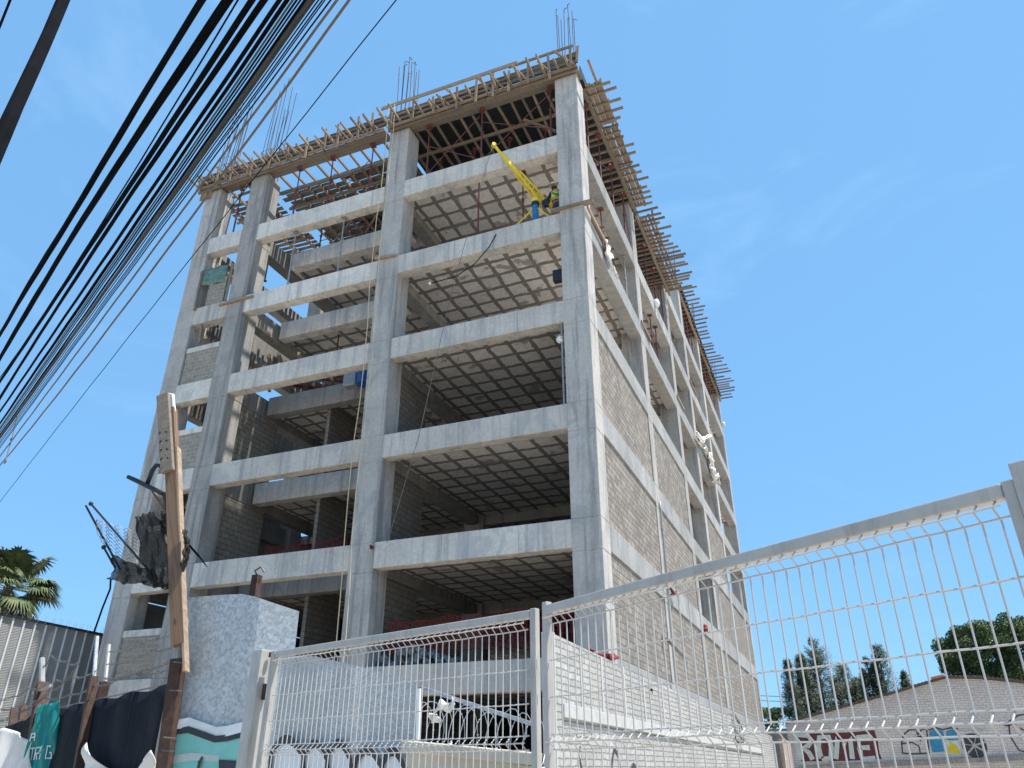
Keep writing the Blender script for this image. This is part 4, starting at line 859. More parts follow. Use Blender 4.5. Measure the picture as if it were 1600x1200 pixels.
for st_ in ([(1410, 1177), (1409, 1160), (1412, 1148), (1420, 1141), (1431, 1140), (1434, 1148)], [(1434, 1148), (1440, 1140), (1448, 1141), (1450, 1160), (1452, 1178)], [(1410, 1177), (1425, 1178), (1452, 1177)], [(1409, 1162), (1425, 1160), (1436, 1166), (1438, 1177)],
            [(1433, 1150), (1445, 1153)], [(1439, 1146), (1438, 1158)], [(1451, 1141), (1462, 1137), (1474, 1140), (1486, 1137), (1497, 1139)], [(1576, 1128), (1590, 1118), (1604, 1116), (1620, 1120)], [(1576, 1128), (1578, 1150), (1592, 1172), (1606, 1176)], [(1560, 1128), (1572, 1134), (1590, 1130)], [(1594, 1138), (1602, 1142)]):
    gs(st_, .09, 'spray_black', .014)
gpoly([(1452, 1143), (1463, 1138), (1474, 1142), (1476, 1158), (1477, 1174), (1457, 1176), (1453, 1160)], 'spray_blue', .008)
gpoly([(1478, 1143), (1487, 1139), (1496, 1142), (1497, 1156), (1488, 1157), (1479, 1156)], 'spray_blue', .010)
gpoly([(1480, 1176), (1484, 1158), (1496, 1166), (1501, 1178)], 'spray_yellow', .012); gpoly([(1478, 1158), (1499, 1157), (1502, 1180), (1477, 1178)], 'spray_mint', .007)
# neighbouring shed roof left of the house
MB().box(-2.5, .9, 50, 58, 0, 4.4).build('grey_shed', 'concrete_dark', tags=('dark shed peeking between the building and the graffiti house', 'shed'))
# ------------------------------------------------------------------ trees
def tree(name, base, h, trunk_r, blobs, leaf, nleaf, size, lb, grp='trees behind the graffiti house', droop=0, limbs=6):
    base = Vector(base); t = thing(name, tuple(base), lb, 'tree', grp)
    tr = MB(); top = base+Vector((0, 0, h*.8)); tr.tube([base, base+Vector((.1, 0, h*.3)), base+Vector((-.1, .1, h*.6)), top], [trunk_r, trunk_r*.8, trunk_r*.5, trunk_r*.2], 8)
    for c, r_ in random.sample(blobs, min(limbs, len(blobs))): tr.tube([base+Vector((0, 0, h*random.uniform(.3, .6))), Vector(c)], [trunk_r*.35, trunk_r*.1], 5)
    tr.build('trunk', 'bark', t)
    mb = MB(); tot = sum(r_[0]*r_[2] if isinstance(r_, tuple) else r_*r_ for c, r_ in blobs)
    for c, r_ in blobs:
        rx, ry, rz = r_ if isinstance(r_, tuple) else (r_, r_, r_*.85)
        k = int(nleaf*(rx*rz)/tot)
        for _ in range(k):
            v = Vector((random.gauss(0, 1), random.gauss(0, 1), random.gauss(0, 1))).normalized()*(random.random()**.35)
            p_ = Vector(c)+Vector((v.x*rx, v.y*ry, v.z*rz))
            n1 = Vector((random.gauss(0, 1), random.gauss(0, 1), random.gauss(0, 1))).normalized(); s_ = size*random.uniform(.5, 1.3)
            a = n1.orthogonal().normalized()*s_; b_ = n1.cross(a).normalized()*s_*.45
            if droop: a = Vector((random.uniform(-.4, .4), random.uniform(-.4, .4), random.choice((1, -1)))).normalized()*s_; b_ = a.orthogonal().normalized()*s_*.25
            mb.quad(p_-a, p_+b_, p_+a, p_-b_)
    mb.build('crown', leaf, t); return t
def cone_blobs(base, h, r0, n_, squash=1):
    base = Vector(base); out = []
    for k in range(n_):
        f = random.random()**.8; z = h*(.22+.78*f); rr = r0*(1-f)**.7+.15
        a = random.random()*6.28; out.append((base+Vector((math.cos(a)*rr*.75, math.sin(a)*rr*.75, z)), (random.uniform(.25, .6)*(.45+rr*.35), .5, random.uniform(.5, 1.1))))
    return out
def conifer(b1, h, r0, nb, per, lb, size=.15, spires=2):
    b1 = Vector(b1); t = thing('conifer_tree', tuple(b1), lb, 'tree', 'trees behind the graffiti house')
    tr = MB().tube([b1, b1+Vector((.1, 0, h*.5)), b1+Vector((0, 0, h*.97))], [.2, .12, .02], 7); cr_ = MB()
    tops = [(0, 0, h)]+[(random.uniform(-.45, .45)*r0, random.uniform(-.4, .4)*r0, h*random.uniform(.84, .95)) for _ in range(spires)]
    for _ in range(nb):
        tx, ty, th = random.choice(tops); f = random.random()**.75; z0 = th*(.20+.74*f); a = random.random()*6.283
        rr = r0*((1-f)**.65*.9+.10)*random.uniform(.55, 1.1)*(1 if (tx, ty) == (0, 0) else .6)
        p0 = b1+Vector((tx, ty, z0)); p1 = p0+Vector((math.cos(a)*rr, math.sin(a)*rr, rr*random.uniform(.35, .85)))
        if random.random() < .35: tr.tube([p0, p1], [.03, .008], 4)
        for k in range(per):
            g_ = random.random()**.7; q_ = p0.lerp(p1, g_)+Vector((random.gauss(0, .10), random.gauss(0, .10), random.gauss(-.06, .12)))*(.6+.5*rr)
            d = ((p1-p0).normalized()*random.uniform(.2, 1)+Vector((random.gauss(0, .5), random.gauss(0, .5), random.gauss(-.2, .5)))).normalized()*size*random.uniform(.6, 1.5); w_ = d.orthogonal().normalized()*size*.16
            cr_.quad(q_-d*.2, q_+w_+d*.3, q_+d, q_-w_+d*.3)
    tr.build('trunk', 'bark', t); cr_.build('crown', 'leaf_conifer', t)
bx = at(1238, 1100, y=60).x; conifer((bx+.1, 60, 0), 11.3, 1.5, 260, 44, 'slim pointed dark conifer, leftmost of the trees behind the graffiti house', spires=0)
bx = at(1290, 1100, y=62).x
for dx, hh_, r_, lb in ((-.2, 13.4, 3.3, 'tall dark conifer, the tallest beside the slim pointed one'), (-1.5, 12.2, 2.4, 'feathery dark conifer squeezed right behind the slim pointed one'), (1.9, 10.9, 3.0, 'shorter dark conifer on the right flank of the tallest one')):
    conifer((bx+dx, 62+abs(dx), 0), hh_, r_, 520, 52, lb, .17, 3)
bx = at(1382, 1080, y=62).x
for dx, hh_, r_, lb in ((.1, 12.5, 2.3, 'two-tipped dark conifer standing apart in the middle'), (-1.0, 11.4, 1.9, 'low left half of the middle conifer pair'), (1.9, 10.0, 1.2, 'thin small conifer just right of the middle one')):
    conifer((bx+dx, 62, 0), hh_, r_, 320, 48, lb, .17, 2)
b0 = at(1570, 1080, y=58); b1 = Vector((b0.x, 58, 0)); bl = []
for k in range(135):
    a = random.random()*6.28; rr = random.random()**.5; z = random.uniform(5.6, 12.6); w_ = 6.3*math.sin(min(1, (13.6-z)/4.4)*1.5)*(.75 if z < 6.5 else 1)
    bl.append((b1+Vector((math.cos(a)*rr*w_+.6, math.sin(a)*rr*2.6, z)), (random.uniform(.6, 1.15), .9, random.uniform(.45, .9))))
tree('broadleaf_tree', b1, 11, .35, bl, 'leaf_broad', 85000, .115, 'large rounded green tree rising behind the ridge of the graffiti house')
b1 = Vector((-1.3, 60, 0)); tree('broadleaf_tree', b1, 6, .2, [(b1+Vector((random.uniform(-2, 1.6), random.uniform(-1, 1), random.uniform(3.5, 6.4))), random.uniform(.4, .8)) for k in range(16)], 'leaf_broad', 5000, .14, 'small bushy tree at the far foot of the building')
# power lines far away
for z1, z2, lb in ((8.05, 7.6, 'upper thin power line far behind the building'), (7.6, 7.15, 'lower thin power line far behind the building')):
    MB().tube([Vector((-8, 60, z1)), Vector((14, 75, z2))], .025, 4).build('power_line', 'black_cable', tags=(lb, 'cable'))
# palm
pb = Vector((-32.2, 6, 0)); pt = thing('palm_tree', tuple(pb), 'fan palm with ragged green fronds behind the ribbed metal fence', 'palm tree')
ph = at(22, 915, y=6).z
pb2 = Vector((at(14, 915, y=6).x, 6, 0)); pt.location = pb2; pt['_o'] = tuple(pb2)
MB().tube([pb2, pb2+Vector((.1, 0, ph*.5)), pb2+Vector((0, 0, ph))], [.32, .25, .22], 10).build('trunk', 'bark', pt)
fr = MB(); dry = MB()
for k in range(50):
    a = random.random()*6.28; el = random.uniform(-1.0, 1.25); top = pb2+Vector((0, 0, ph-.1))
    d = Vector((math.cos(a)*math.cos(el), math.sin(a)*math.cos(el), math.sin(el))); L_ = random.uniform(1.1, 1.6)
    hub = top+d*L_; side = d.cross(Vector((0, 0, 1))).normalized(); tgt = dry if el < -.85 else fr
    tgt.tube([top, top+d*L_*.5+Vector((0, 0, .05)), hub], .018, 4)
    upn = side.cross(d).normalized()
    for j in range(34):
        th = (j/33-.5)*4.4; rd = (d*math.cos(th)+side*math.sin(th)); ln_ = random.uniform(1.0, 1.35)*(1-.25*abs(th)/2.1)
        e1 = hub+rd*ln_*.62+upn*.04; e2 = hub+rd*ln_+Vector((0, 0, -.24*ln_-.08*random.random())); wv_ = rd.cross(upn).normalized()*.055
        tgt.quad(hub, e1-wv_, e2, e1+wv_)
fr.build('fronds', 'leaf_palm', pt, solid=.0); 
if dry.v: dry.build('dry_fronds', 'leaf_dry', pt)
# ------------------------------------------------------------------ ribbed metal fence on the left
MX = -19.5
mf = thing('metal_fence', (MX, -3, 0), 'tall grey ribbed sheet metal fence at the left behind the black canvas', 'fence')
mtop = lambda y: 6.03-(y+2.5)*.02
MB().prism([(MX, -9, 0), (MX, 6, 0), (MX, 6, mtop(6)), (MX, -9, mtop(-9))], (-.05, 0, 0)).build('sheet', 'rib_panel', mf)
y = -8.9; ribs = MB()
while y < 5.9:
    ribs.prism([(MX+.003, y-.03, .02), (MX+.003, y+.03, .02), (MX+.003, y+.03, mtop(y)-.02), (MX+.003, y-.03, mtop(y)-.02)], (.05, 0, 0)); y += .405
ribs.build('ribs', 'rib_sunlit', mf, bevel=.01)
MB().prism([(MX-.06, -9, mtop(-9)), (MX-.06, 6, mtop(6)), (MX-.06, 6, mtop(6)+.06), (MX-.06, -9, mtop(-9)+.06)], (.16, 0, 0)).build('top_rail', 'black_metal', mf)
def coil(c0, c1, r_, turns, wr, zsq=1.0, barb=True):
    c0 = Vector(c0); c1 = Vector(c1); ax = (c1-c0).normalized(); s1 = ax.cross(Vector((0, 0, 1))).normalized(); s2 = s1.cross(ax); n_ = turns*14; pts = []
    for k in range(n_+1):
        t_ = k/n_; a = t_*turns*6.283; w_ = 1+.12*math.sin(t_*turns*1.7); pts.append(c0.lerp(c1, t_)+s1*math.cos(a)*r_*w_+s2*math.sin(a)*r_*zsq*w_)
    mb = MB().tube(pts, wr, 4)
    if barb:
        for k in range(3, n_, 4):
            p_ = pts[k]; d = (pts[min(k+1, n_)]-pts[k-1]).normalized(); o_ = d.orthogonal().normalized()*wr*3.2; mb.quad(p_-d*wr*3, p_+o_, p_+d*wr*3, p_-o_)
    return mb
coil((MX, -3.5, mtop(0)+.14), (MX, 4, mtop(2)+.13), .15, 26, .0045).build('razor_coil', 'razor_steel', tags=('razor wire coil along the top of the ribbed metal fence', 'razor wire'))
# ------------------------------------------------------------------ hoarding along the street
HQ = Vector((-1.5, -12.3, 0)); HP = (HQ, SD)
hp = lambda u, v, off=0: at(u, v, plane=(HQ-SN*off, SD))
hd = thing('canvas_fence', tuple(HQ), 'low fence covered with black canvas along the street at the left', 'fence')
pA = hp(-80, 1175); pB = hp(60, 1113); pC = hp(266, 1068)
for a, b_ in ((pA, pB), (pB, pC)):
    def fn(s_, t_, a=a, b_=b_):
        t1 = a.lerp(b_, s_); sag = .035*abs(math.sin(s_*(b_-a).length*2.2)); z = (t1.z-sag)*t_; return Vector((t1.x, t1.y, z))-SN*(.03*math.sin(s_*31+t_*3)*(.3+t_))
    MB().grid(fn, 60, 12).build('canvas', 'canvas_black', hd, solid=.01, smooth=True)
edge = MB().tube([pA, pB, pC], .012, 5); edge.build('edge_wire', 'steel_wire', hd)
def post(base_uv, top_uv, w_, mat, lb, off=.08, name='rusty_post', zb=0.0, cat='post', cap=None):
    a = hp(*base_uv, off); b_ = hp(*top_uv, off); d = (b_-a); a = a-d*(a.z/d.z) if zb == 0 else a
    t = thing(name, tuple(a), lb, cat)
    MB().bar(a, b_, w_, w_, SN).build('post', mat, t)
    if cap:
        c2, m2 = cap; e = hp(*c2, off); MB().tube([b_, e], w_*.27, 8).build('extension', m2, t)
    return t
post((122, 1200), (147, 1058), .11, 'rust_steel', 'brown rusty post with a pale pipe on top, next to the teal banner', .10, cap=((152, 995), 'zinc_rib'))
post((150, 1120), (164, 1066), .13, 'rust_steel', 'short red-brown post with a grey pipe leaning on it, behind the canvas', -.12, cap=((170, 1008), 'grey_steel'))
HY = -12.4
hq = lambda u, v, off=0: at(u, v, y=HY-off)
a, b_ = hq(256, 1205, .22), hq(279, 1030, .22); a = a-(b_-a)*(a.z/(b_-a).z)
t = thing('rusty_post', (a.x, a.y, 0), 'thick rusty square post under the tall wooden post', 'post')
MB().bar(a, b_, .13, .12, (-.25, .97, 0)).build('post', 'rust_steel', t)
MB().tube([b_, hq(287, 968, .22)], .062, 10).build('extension', 'grey_steel', t)
sq_ = post((58, 1130), (66, 1070), .20, 'rust_steel', 'squat rusty post with a flaking box top and a thin pipe', -.05, cap=((66, 1030), 'grey_steel'))
a = hp(52, 1083); MB().bar(a, hp(80, 1071), .05, .05).build('angle_bar', 'zinc_rib', sq_)
post((18, 1135), (22, 1108), .12, 'rust_steel', 'small rusty stub at the far left above the canvas', -.1)
post((34, 1130), (37, 1105), .12, 'rust_steel', 'second small rusty stub above the canvas', -.1)
# barbed wires
def barbed(uvs, lb, off=.10, r_=.006):
    pts = []; k = len(uvs)-1; P3 = [hp(*q_, off) for q_ in uvs]; n_ = 14*k
    for j in range(n_+1):
        t_ = j/n_*k; i = min(int(t_), k-1); f = t_-i; pts.append(P3[i].lerp(P3[i+1], f)+Vector((0, 0, -.05*math.sin(math.pi*f))))
    mb = MB().tube(pts, r_, 4)
    for i in range(0, len(pts)-1):
        for f in (.0, .5):
            p_ = pts[i].lerp(pts[i+1], f)
            for _ in range(2): d = Vector((random.gauss(0, 1), random.gauss(0, 1), random.gauss(0, 1))).normalized()*.028; mb.bar(p_-d, p_+d, .004, .004)
    mb.build('barbed_wire', 'steel_wire', tags=(lb, 'barbed wire', 'barbed wires above the canvas fence'))
barbed([(290, 976), (232, 1000), (170, 1018)], 'barbed wire, topmost strand between the pipe and the tall post')
barbed([(290, 998), (240, 1016), (166, 1038)], 'barbed wire, second strand between the pipe and the tall post')
barbed([(284, 1020), (230, 1045), (162, 1060)], 'barbed wire, third strand between the pipe and the tall post')
barbed([(284, 1040), (200, 1052), (148, 1072)], 'barbed wire, lowest strand just above the canvas')
barbed([(68, 1042), (80, 1024), (105, 1033), (122, 1036)], 'loose barbed wire looping from the thin pipe')
barbed([(150, 1048), (112, 1058), (88, 1062), (56, 1100), (0, 1128)], 'sagging barbed wire running left from the pale pipe')
barbed([(122, 1036), (104, 1060), (84, 1078), (40, 1100), (0, 1108)], 'barbed wire curling down to the left above the canvas')
barbed([(148, 1070), (110, 1085), (70, 1090), (30, 1112), (-10, 1126)], 'barbed wire resting on the canvas edge')
barbed([(74, 1070), (44, 1075), (20, 1088), (-10, 1092)], 'barbed wire at the far left behind the squat post')
# teal banner with letters, white cloths
hb_ = lambda u, v, y=-9.5: at(u, v, y=y)
bn = thing('banner', tuple(hb_(70, 1200)), 'creased teal banner with white letters hung on the black canvas', 'banner')
c4 = [hb_(61, 1104), hb_(96, 1093), hb_(80, 1225), hb_(30, 1225)]
def bfn(a, b_): return (c4[0].lerp(c4[1], a)).lerp(c4[3].lerp(c4[2], a), b_)+Vector((0, -.04*math.sin(a*8+b_*4)-.025*math.sin(a*19-b_*7), 0))
MB().grid(bfn, 30, 24).build('banner_cloth', 'teal_banner', bn, smooth=True, solid=.006)
def letter(ch, a0, a1, b0_, b1_):
    S = {'T': [((0, 0), (1, 0)), ((.5, 0), (.5, 1))], 'R': [((0, 1), (0, 0)), ((0, 0), (.8, .0)), ((.8, 0), (.8, .5)), ((.8, .5), (0, .5)), ((.3, .5), (.9, 1))], 'E': [((0, 0), (0, 1)), ((0, 0), (.85, 0)), ((0, .5), (.7, .5)), ((0, 1), (.85, 1))], 'G': [((.9, .05), (.1, .0)), ((.1, 0), (.1, 1)), ((.1, 1), (.9, 1)), ((.9, 1), (.9, .55)), ((.9, .55), (.5, .55))], 'A': [((0, 1), (0, .1)), ((0, .1), (.8, .1)), ((.8, .1), (.8, 1)), ((0, .55), (.8, .55))]}[ch]
    mb = MB()
    for (x0, y0), (x1, y1) in S:
        K = 3
        for q_ in range(K):
            f0, f1 = q_/K, (q_+1)/K; P_ = lambda f: bfn(a0+(a1-a0)*(x0+(x1-x0)*f), b0_+(b1_-b0_)*(y0+(y1-y0)*f))+Vector((0, -.016, 0))
            mb.bar(P_(f0-.05), P_(f1+.05), .023, .004, (0, 1, 0))
    mb.build('letter', 'banner_letter', bn)
letter('A', .05, .24, .36, .46)
for k, ch in enumerate('TREG'): letter(ch, .07+k*.225, .21+k*.225, .555, .70)
c1 = [hb_(-30, 1150), hb_(10, 1137), hb_(50, 1158), hb_(40, 1240), hb_(-30, 1240)]
MB().grid(lambda a, b_: (c1[0].lerp(c1[1], a*2) if a < .5 else c1[1].lerp(c1[2], a*2-1)).lerp(c1[4].lerp(c1[3], a), b_)+Vector((0, .05*math.sin(a*12+b_*3)+.03*math.sin(b_*9+a*21), 0)), 28, 16).build('white_sheet', 'white_cloth', smooth=True, solid=.008, tags=('white sheet with grey folds at the lower left corner of the canvas fence', 'sheet'))
def swag(u0, v0, u1, v1, dip, lb):
    def fn(a, b_):
        p_ = hp(u0+(u1-u0)*a, v0+(v1-v0)*a+dip*4*a*(1-a), .14); h_ = .10+.35*abs(2*a-1)**2
        return p_+Vector((0, 0, -h_*b_))-SN*(.05*math.sin(b_*7+a*15)+.04*math.sin(a*31)*b_)
    MB().grid(fn, 34, 10).build('cloth_swag', 'white_cloth', smooth=True, solid=.01, tags=(lb, 'cloth'))
swag(136, 1160, 240, 1172, 48, 'white cloth tied like a garland under the black canvas')
FD = Vector((-1, 0, 0)); FN = Vector((0, 1, 0))
# ------------------------------------------------------------------ tall wooden post with lamp arm and nets
UV_ = Vector((-.25, .97, 0))
wp_ = thing('wooden_post', tuple(hq(281, 1006, .30)), 'tall weathered wooden post of bolted planks rising over the street fence', 'post')
MB().bar(hq(280.5, 1008, .30), hq(266, 640, .30), .155, .10, UV_).build('post', 'wood_post', wp_, bevel=.006)
MB().bar(hq(291, 1050, .28), hq(278.5, 700, .28), .03, .10, UV_).build('side_plank', 'wood_board', wp_, bevel=.004)
ca, cb = hq(262, 737, .40), hq(255, 617, .40)
MB().bar(ca, cb, .165, .06, UV_).build('front_plank', 'wood_grey', wp_, bevel=.006)
bolts = MB()
for f in (.15, .26, .37, .48):
    for s_ in (-.05, .05): c = ca.lerp(cb, f)+FD*s_-FN*.035; bolts.tube([c, c-FN*.015], .013, 6)
bolts.build('bolts', 'black_metal', wp_)
MB().tube([hq(262, 616, .30), hq(270, 617, .30), hq(272, 640, .30), hq(271, 652, .3)], .022, 7).build('conduit', 'plastic_white', wp_)
for v, ua, ub in ((1034, 271, 290), (1078, 265, 284), (1152, 256, 275), (1172, 253, 272)): MB().tube([hq(ua, v, .30), hq(ub, v+2, .30)], .008, 4).build('tie_wire', 'steel_wire', wp_)
# street lamp arm
lm = thing('street_lamp', tuple(hq(262, 770, .32)), 'flat black lamp on a bent arm fixed to the wooden post', 'lamp')
MB().tube([hq(254, 728, .36), hq(244, 727, .36), hq(238, 735, .36), hq(230, 757, .36)], .028, 8).build('arm', 'black_metal', lm, smooth=True)
MB().bar(hq(205, 747, .36), hq(258, 773, .36), .16, .05, (0, 0, 1)).build('lamp_head', 'black_metal', lm, bevel=.015)
MB().tube([hq(257, 772, .36), hq(262, 792, .3)], .03, 6).build('bracket', 'black_metal', lm)
MB().tube([hq(238, 768, .34), hq(262, 803, .30)], .012, 5).build('stay', 'tan_cable', lm)
# black shade netting, sagging from the post
def patchnet(c, nu, nv, mat, name, lb, amp=.12, cat='net', solid=.006):
    c = [hq(*q_) for q_ in c]
    return MB().grid(lambda a, b_: (c[0].lerp(c[1], a)).lerp(c[3].lerp(c[2], a), b_)-FN*(amp*math.sin(a*7+b_*4)+amp*.5*math.sin(a*15-b_*9))+Vector((0, 0, amp*.4*math.sin(a*11+b_*3))), nu, nv).build(name, mat, smooth=True, solid=solid, tags=(lb, cat))
def drape(left, right, nu, nv, lb, amp=.035, off=.22):
    Lp = [hq(u, v, off) for u, v in left]; Rp = [hq(u, v, off) for u, v in right]; k = len(Lp)-1
    def fn(a, b_):
        t = b_*k; i = min(int(t), k-1); l_ = Lp[i].lerp(Lp[i+1], t-i); r_ = Rp[i].lerp(Rp[i+1], t-i)
        return l_.lerp(r_, a)+Vector((.02*math.sin(b_*21+a*9), -amp*(math.sin(a*19+b_*2)+.6*math.sin(a*41-b_*5)), .02*math.sin(a*15+b_*7)))
    return MB().grid(fn, nu, nv).build('shade_net', 'shade_net', smooth=True, solid=.004, tags=(lb, 'net'))
drape([(213, 811), (217, 838), (222, 868), (234, 895), (238, 915)], [(240, 797), (253, 815), (264, 850), (267, 895), (266, 922)], 26, 30, 'torn black shade net hanging left of the wooden post')
drape([(176, 869), (180, 888), (178, 900), (173, 909)], [(236, 892), (246, 905), (262, 915), (266, 917)], 34, 14, 'lower crumpled black net stretched below the lamp', .05)
drape([(287, 828), (288, 850), (287, 870), (284, 893)], [(289, 830), (295, 848), (298, 862), (287, 893)], 8, 14, 'small flap of black net right of the wooden post', .02, .34)
drape([(250, 800), (252, 815), (256, 828)], [(262, 800), (263, 820), (262, 840)], 8, 8, 'scrap of black net tucked behind the wooden post near the lamp', .02)
# chicken wire
cw = MB(); c = [hq(150, 815, .15), hq(205, 830, .15), hq(236, 885, .18), (hq(182, 870, .15))]
cf = lambda a, b_: (c[0].lerp(c[1], a)).lerp(c[3].lerp(c[2], a), b_)-FN*.1*math.sin(a*5+b_*3)
for k in range(15):
    cw.tube([cf(k/14, j/8) + SD*.03*((j+k) % 2) for j in range(9)], .0035, 3); 
    if k < 9: cw.tube([cf(j/14, k/8)+Vector((0, 0, .03*((j+k) % 2))) for j in range(15)], .0035, 3)
cw.build('chicken_wire', 'steel_wire', tags=('bent piece of wire mesh beside the black nets', 'wire mesh'))
for a, b_, lb, kn in (((142, 787), (242, 902), 'dark thin rod with a knob at the top, crossing the wire mesh', 1), ((134, 790), (188, 890), 'thin pale rod at the far left of the wire mesh', 0), ((162, 855), (176, 880), 'short dark rod stub left of the crumpled net', 1)):
    t = thing('steel_rod', tuple(hq(*b_, .2)), lb, 'rod'); MB().tube([hq(*a, .2), hq(*b_, .2)], .014, 5).build('rod', 'black_metal', t)
    if kn: MB().ball(hq(*a, .2), .03).build('knob', 'black_metal', t)
MB().tube([hq(173, 905, .2), hq(172, 920, .2), hq(160, 950, .2), hq(146, 990, .2)], .012, 5).build('cable', 'black_cable', tags=('black cable hanging from the crumpled net down to the fence', 'cable'))
MB().tube([hq(292, 848, .3), hq(310, 868, .1), at(324, 886, y=-.2)], .014, 5).build('guy_cable', 'black_cable', tags=('taut dark cable from the wooden post to the building beam', 'cable'))
# short rusty post with a bent tip behind the galvanised sheet
a = at(398, 935, y=HY+.4); b_ = at(402, 899, y=HY+.4)
t = thing('rusty_post', (a.x, a.y, 0), 'short brown steel post poking up behind the galvanised sheet', 'post'); MB().bar(Vector((a.x, a.y, 0)), b_, .09, .09).build('post', 'rust_steel', t); MB().tube([b_, b_+Vector((-.05, 0, .06)), b_+Vector((.04, 0, .10)), b_+Vector((.1, 0, .03))], .012, 5).build('hook', 'steel_wire', t)
# ------------------------------------------------------------------ galvanised sheets with graffiti
def sheet_obj(poly, lb, mat, off, bend=.05):
    pts = [hq(*q_, off) for q_ in poly]; t = thing('metal_sheet', tuple(Vector((pts[0].x, pts[0].y, 0))), lb, 'metal sheet')
    return t, pts
def tess(poly, z_b, fn_off, mat, parent, name='sheet', nu=40, nv=24):
    """sheet standing on the ground whose top edge follows poly (left to right)"""
    xs = [(q_-poly[0]).dot(-FD) for q_ in poly]
    def top_at(s_):
        d = xs[0]+(xs[-1]-xs[0])*s_
        for i in range(len(xs)-1):
            if d <= xs[i+1]+1e-6: f = (d-xs[i])/(xs[i+1]-xs[i]); return poly[i].lerp(poly[i+1], f)
        return poly[-1]
    MB().grid(lambda a, b_: (lambda t: Vector((t.x, t.y, z_b+(t.z-z_b)*b_))-FN*fn_off(a, b_))(top_at(a)), nu, nv).build(name, mat, parent, solid=.002)
tp = [hq(u, v, .05) for u, v in ((299, 935), (345, 932), (385, 930), (405, 934), (430, 943), (456, 952))]
g1 = thing('metal_sheet', (tp[0].x, tp[0].y, 0), 'tall bluish galvanised sheet with teal and black spray paint at its foot', 'metal sheet')
go = lambda a, b_: .03*math.sin(a*4)+.05*b_-.16*max(0, a-.72)/.28
tess([q_ for q_ in tp], .3, go, 'galvanised', g1)
gp1 = lambda u, v: hq(u, v, .15)
def g1poly(px, mat, t, par, off=.15): MB().prism([hq(*q_, off) for q_ in px], -FN*t).build('spray_patch', mat, par)
wav = [(268, 1146), (278, 1138), (296, 1135), (316, 1142), (338, 1150), (358, 1148), (380, 1142)]
g1poly(wav+[(384, 1215), (258, 1215)], 'spray_teal', .004, g1)
stroke([gp1(u, v-6) for u, v in wav], .10, -SN, 'spray_white', g1, 'spray_line', .012)
stroke([gp1(u, v+5) for u, v in wav], .065, -SN, 'spray_black', g1, 'spray_line', .016)
g1poly([(268, 1180), (300, 1176), (343, 1180), (343, 1190), (300, 1188), (266, 1194)], 'spray_mint', .010, g1)
stroke([gp1(312, 1203), gp1(314, 1190), gp1(319, 1183)], .07, -SN, 'spray_black', g1, 'spray_line', .02)
g1poly([(343, 1187), (378, 1189), (378, 1215), (343, 1215)], 'spray_black', .012, g1)

tp = [hq(u, v, .0) for u, v in ((446, 1026), (500, 1027), (540, 1036), (590, 1048), (625, 1057), (655, 1065))]
g2_ = thing('metal_sheet', (tp[0].x, tp[0].y, 0), 'wide dull grey sheet behind the gate with big white graffiti letters', 'metal sheet')
tess(tp, .3, lambda a, b_: .05*math.sin(a*5)+.05*b_+.02*max(0, 1-abs(a-.56)*14), 'galvanised_plain', g2_)
bumps = [(425, 474, 1155), (474, 512, 1162), (512, 548, 1161), (556, 596, 1172), (598, 632, 1174)]
for (u0, u1, v0) in bumps:
    pg = [(u0-4, 1225)]+[(u0+(u1-u0)*k/10, v0+ (1-math.sin(math.pi*(.12+.80*k/10)))*34) for k in range(11)]+[(u1+2, 1225)]
    MB().prism([hq(*q_, .14) for q_ in pg], -FN*.004).build('letter', 'spray_white', g2_)
    stroke([hq(*q_, .145) for q_ in pg], .085, -SN, 'spray_black', g2_, 'letter_outline', .010)
# dried weeds, beam-like boards and razor coil in the gap
MB().bar(hq(655, 1074, -.05), hq(840, 1134, -.05), .035, .035).build('coil_rail', 'zinc_rib', tags=('pale slanting rail above the razor wire in the gap behind the gate', 'rail'))
MB().bar(hq(655, 1076, .06), hq(652, 1185, .06), .03, .03, FN).build('sheet_edge_bar', 'plastic_white', tags=('thin white upright bar at the right edge of the grey sheet', 'bar'))
coil(hq(650, 1138, -.25), hq(850, 1160, -.25), .24, 11, .0035, 1.0).build('razor_coil', 'razor_steel', tags=('silver razor wire coil in the dark gap behind the gate', 'razor wire'))
a, b_ = hq(636, 1166, .1), hq(840, 1186, .1)
MB().bar(a, b_, .25, .10).build('pale_beam', 'plank_board', bevel=.01, tags=('pale concrete-coloured plank under the razor wire coil', 'plank'))
MB().bar(hq(640, 1184, .12), hq(850, 1215, .12), .1, .16).build('pale_beam', 'plank_board', bevel=.01, tags=('second pale plank just below the first one behind the gate', 'plank'))
c = [hq(688, 1098, .0), hq(712, 1094, .0), hq(714, 1106, .0), hq(680, 1112, 0)]
MB().grid(lambda a, b_: (c[0].lerp(c[1], a)).lerp(c[3].lerp(c[2], a), b_)+Vector((0, 0, .03*math.sin(a*9+b_*6)))-FN*.05*math.sin(a*8), 10, 6).build('torn_bag', 'white_cloth', smooth=True, solid=.008, tags=('torn pale plastic bag caught on the razor wire', 'bag'))
c = [hq(672, 1114, 0), hq(684, 1116, 0), hq(688, 1128, 0), hq(672, 1130, 0)]
MB().grid(lambda a, b_: (c[0].lerp(c[1], a)).lerp(c[3].lerp(c[2], a), b_)-FN*.05*math.sin(a*8+b_*5), 8, 6).build('torn_bag', 'white_cloth', smooth=True, solid=.008, tags=('smaller scrap of plastic below the torn bag on the razor wire', 'bag'))
wd = MB()
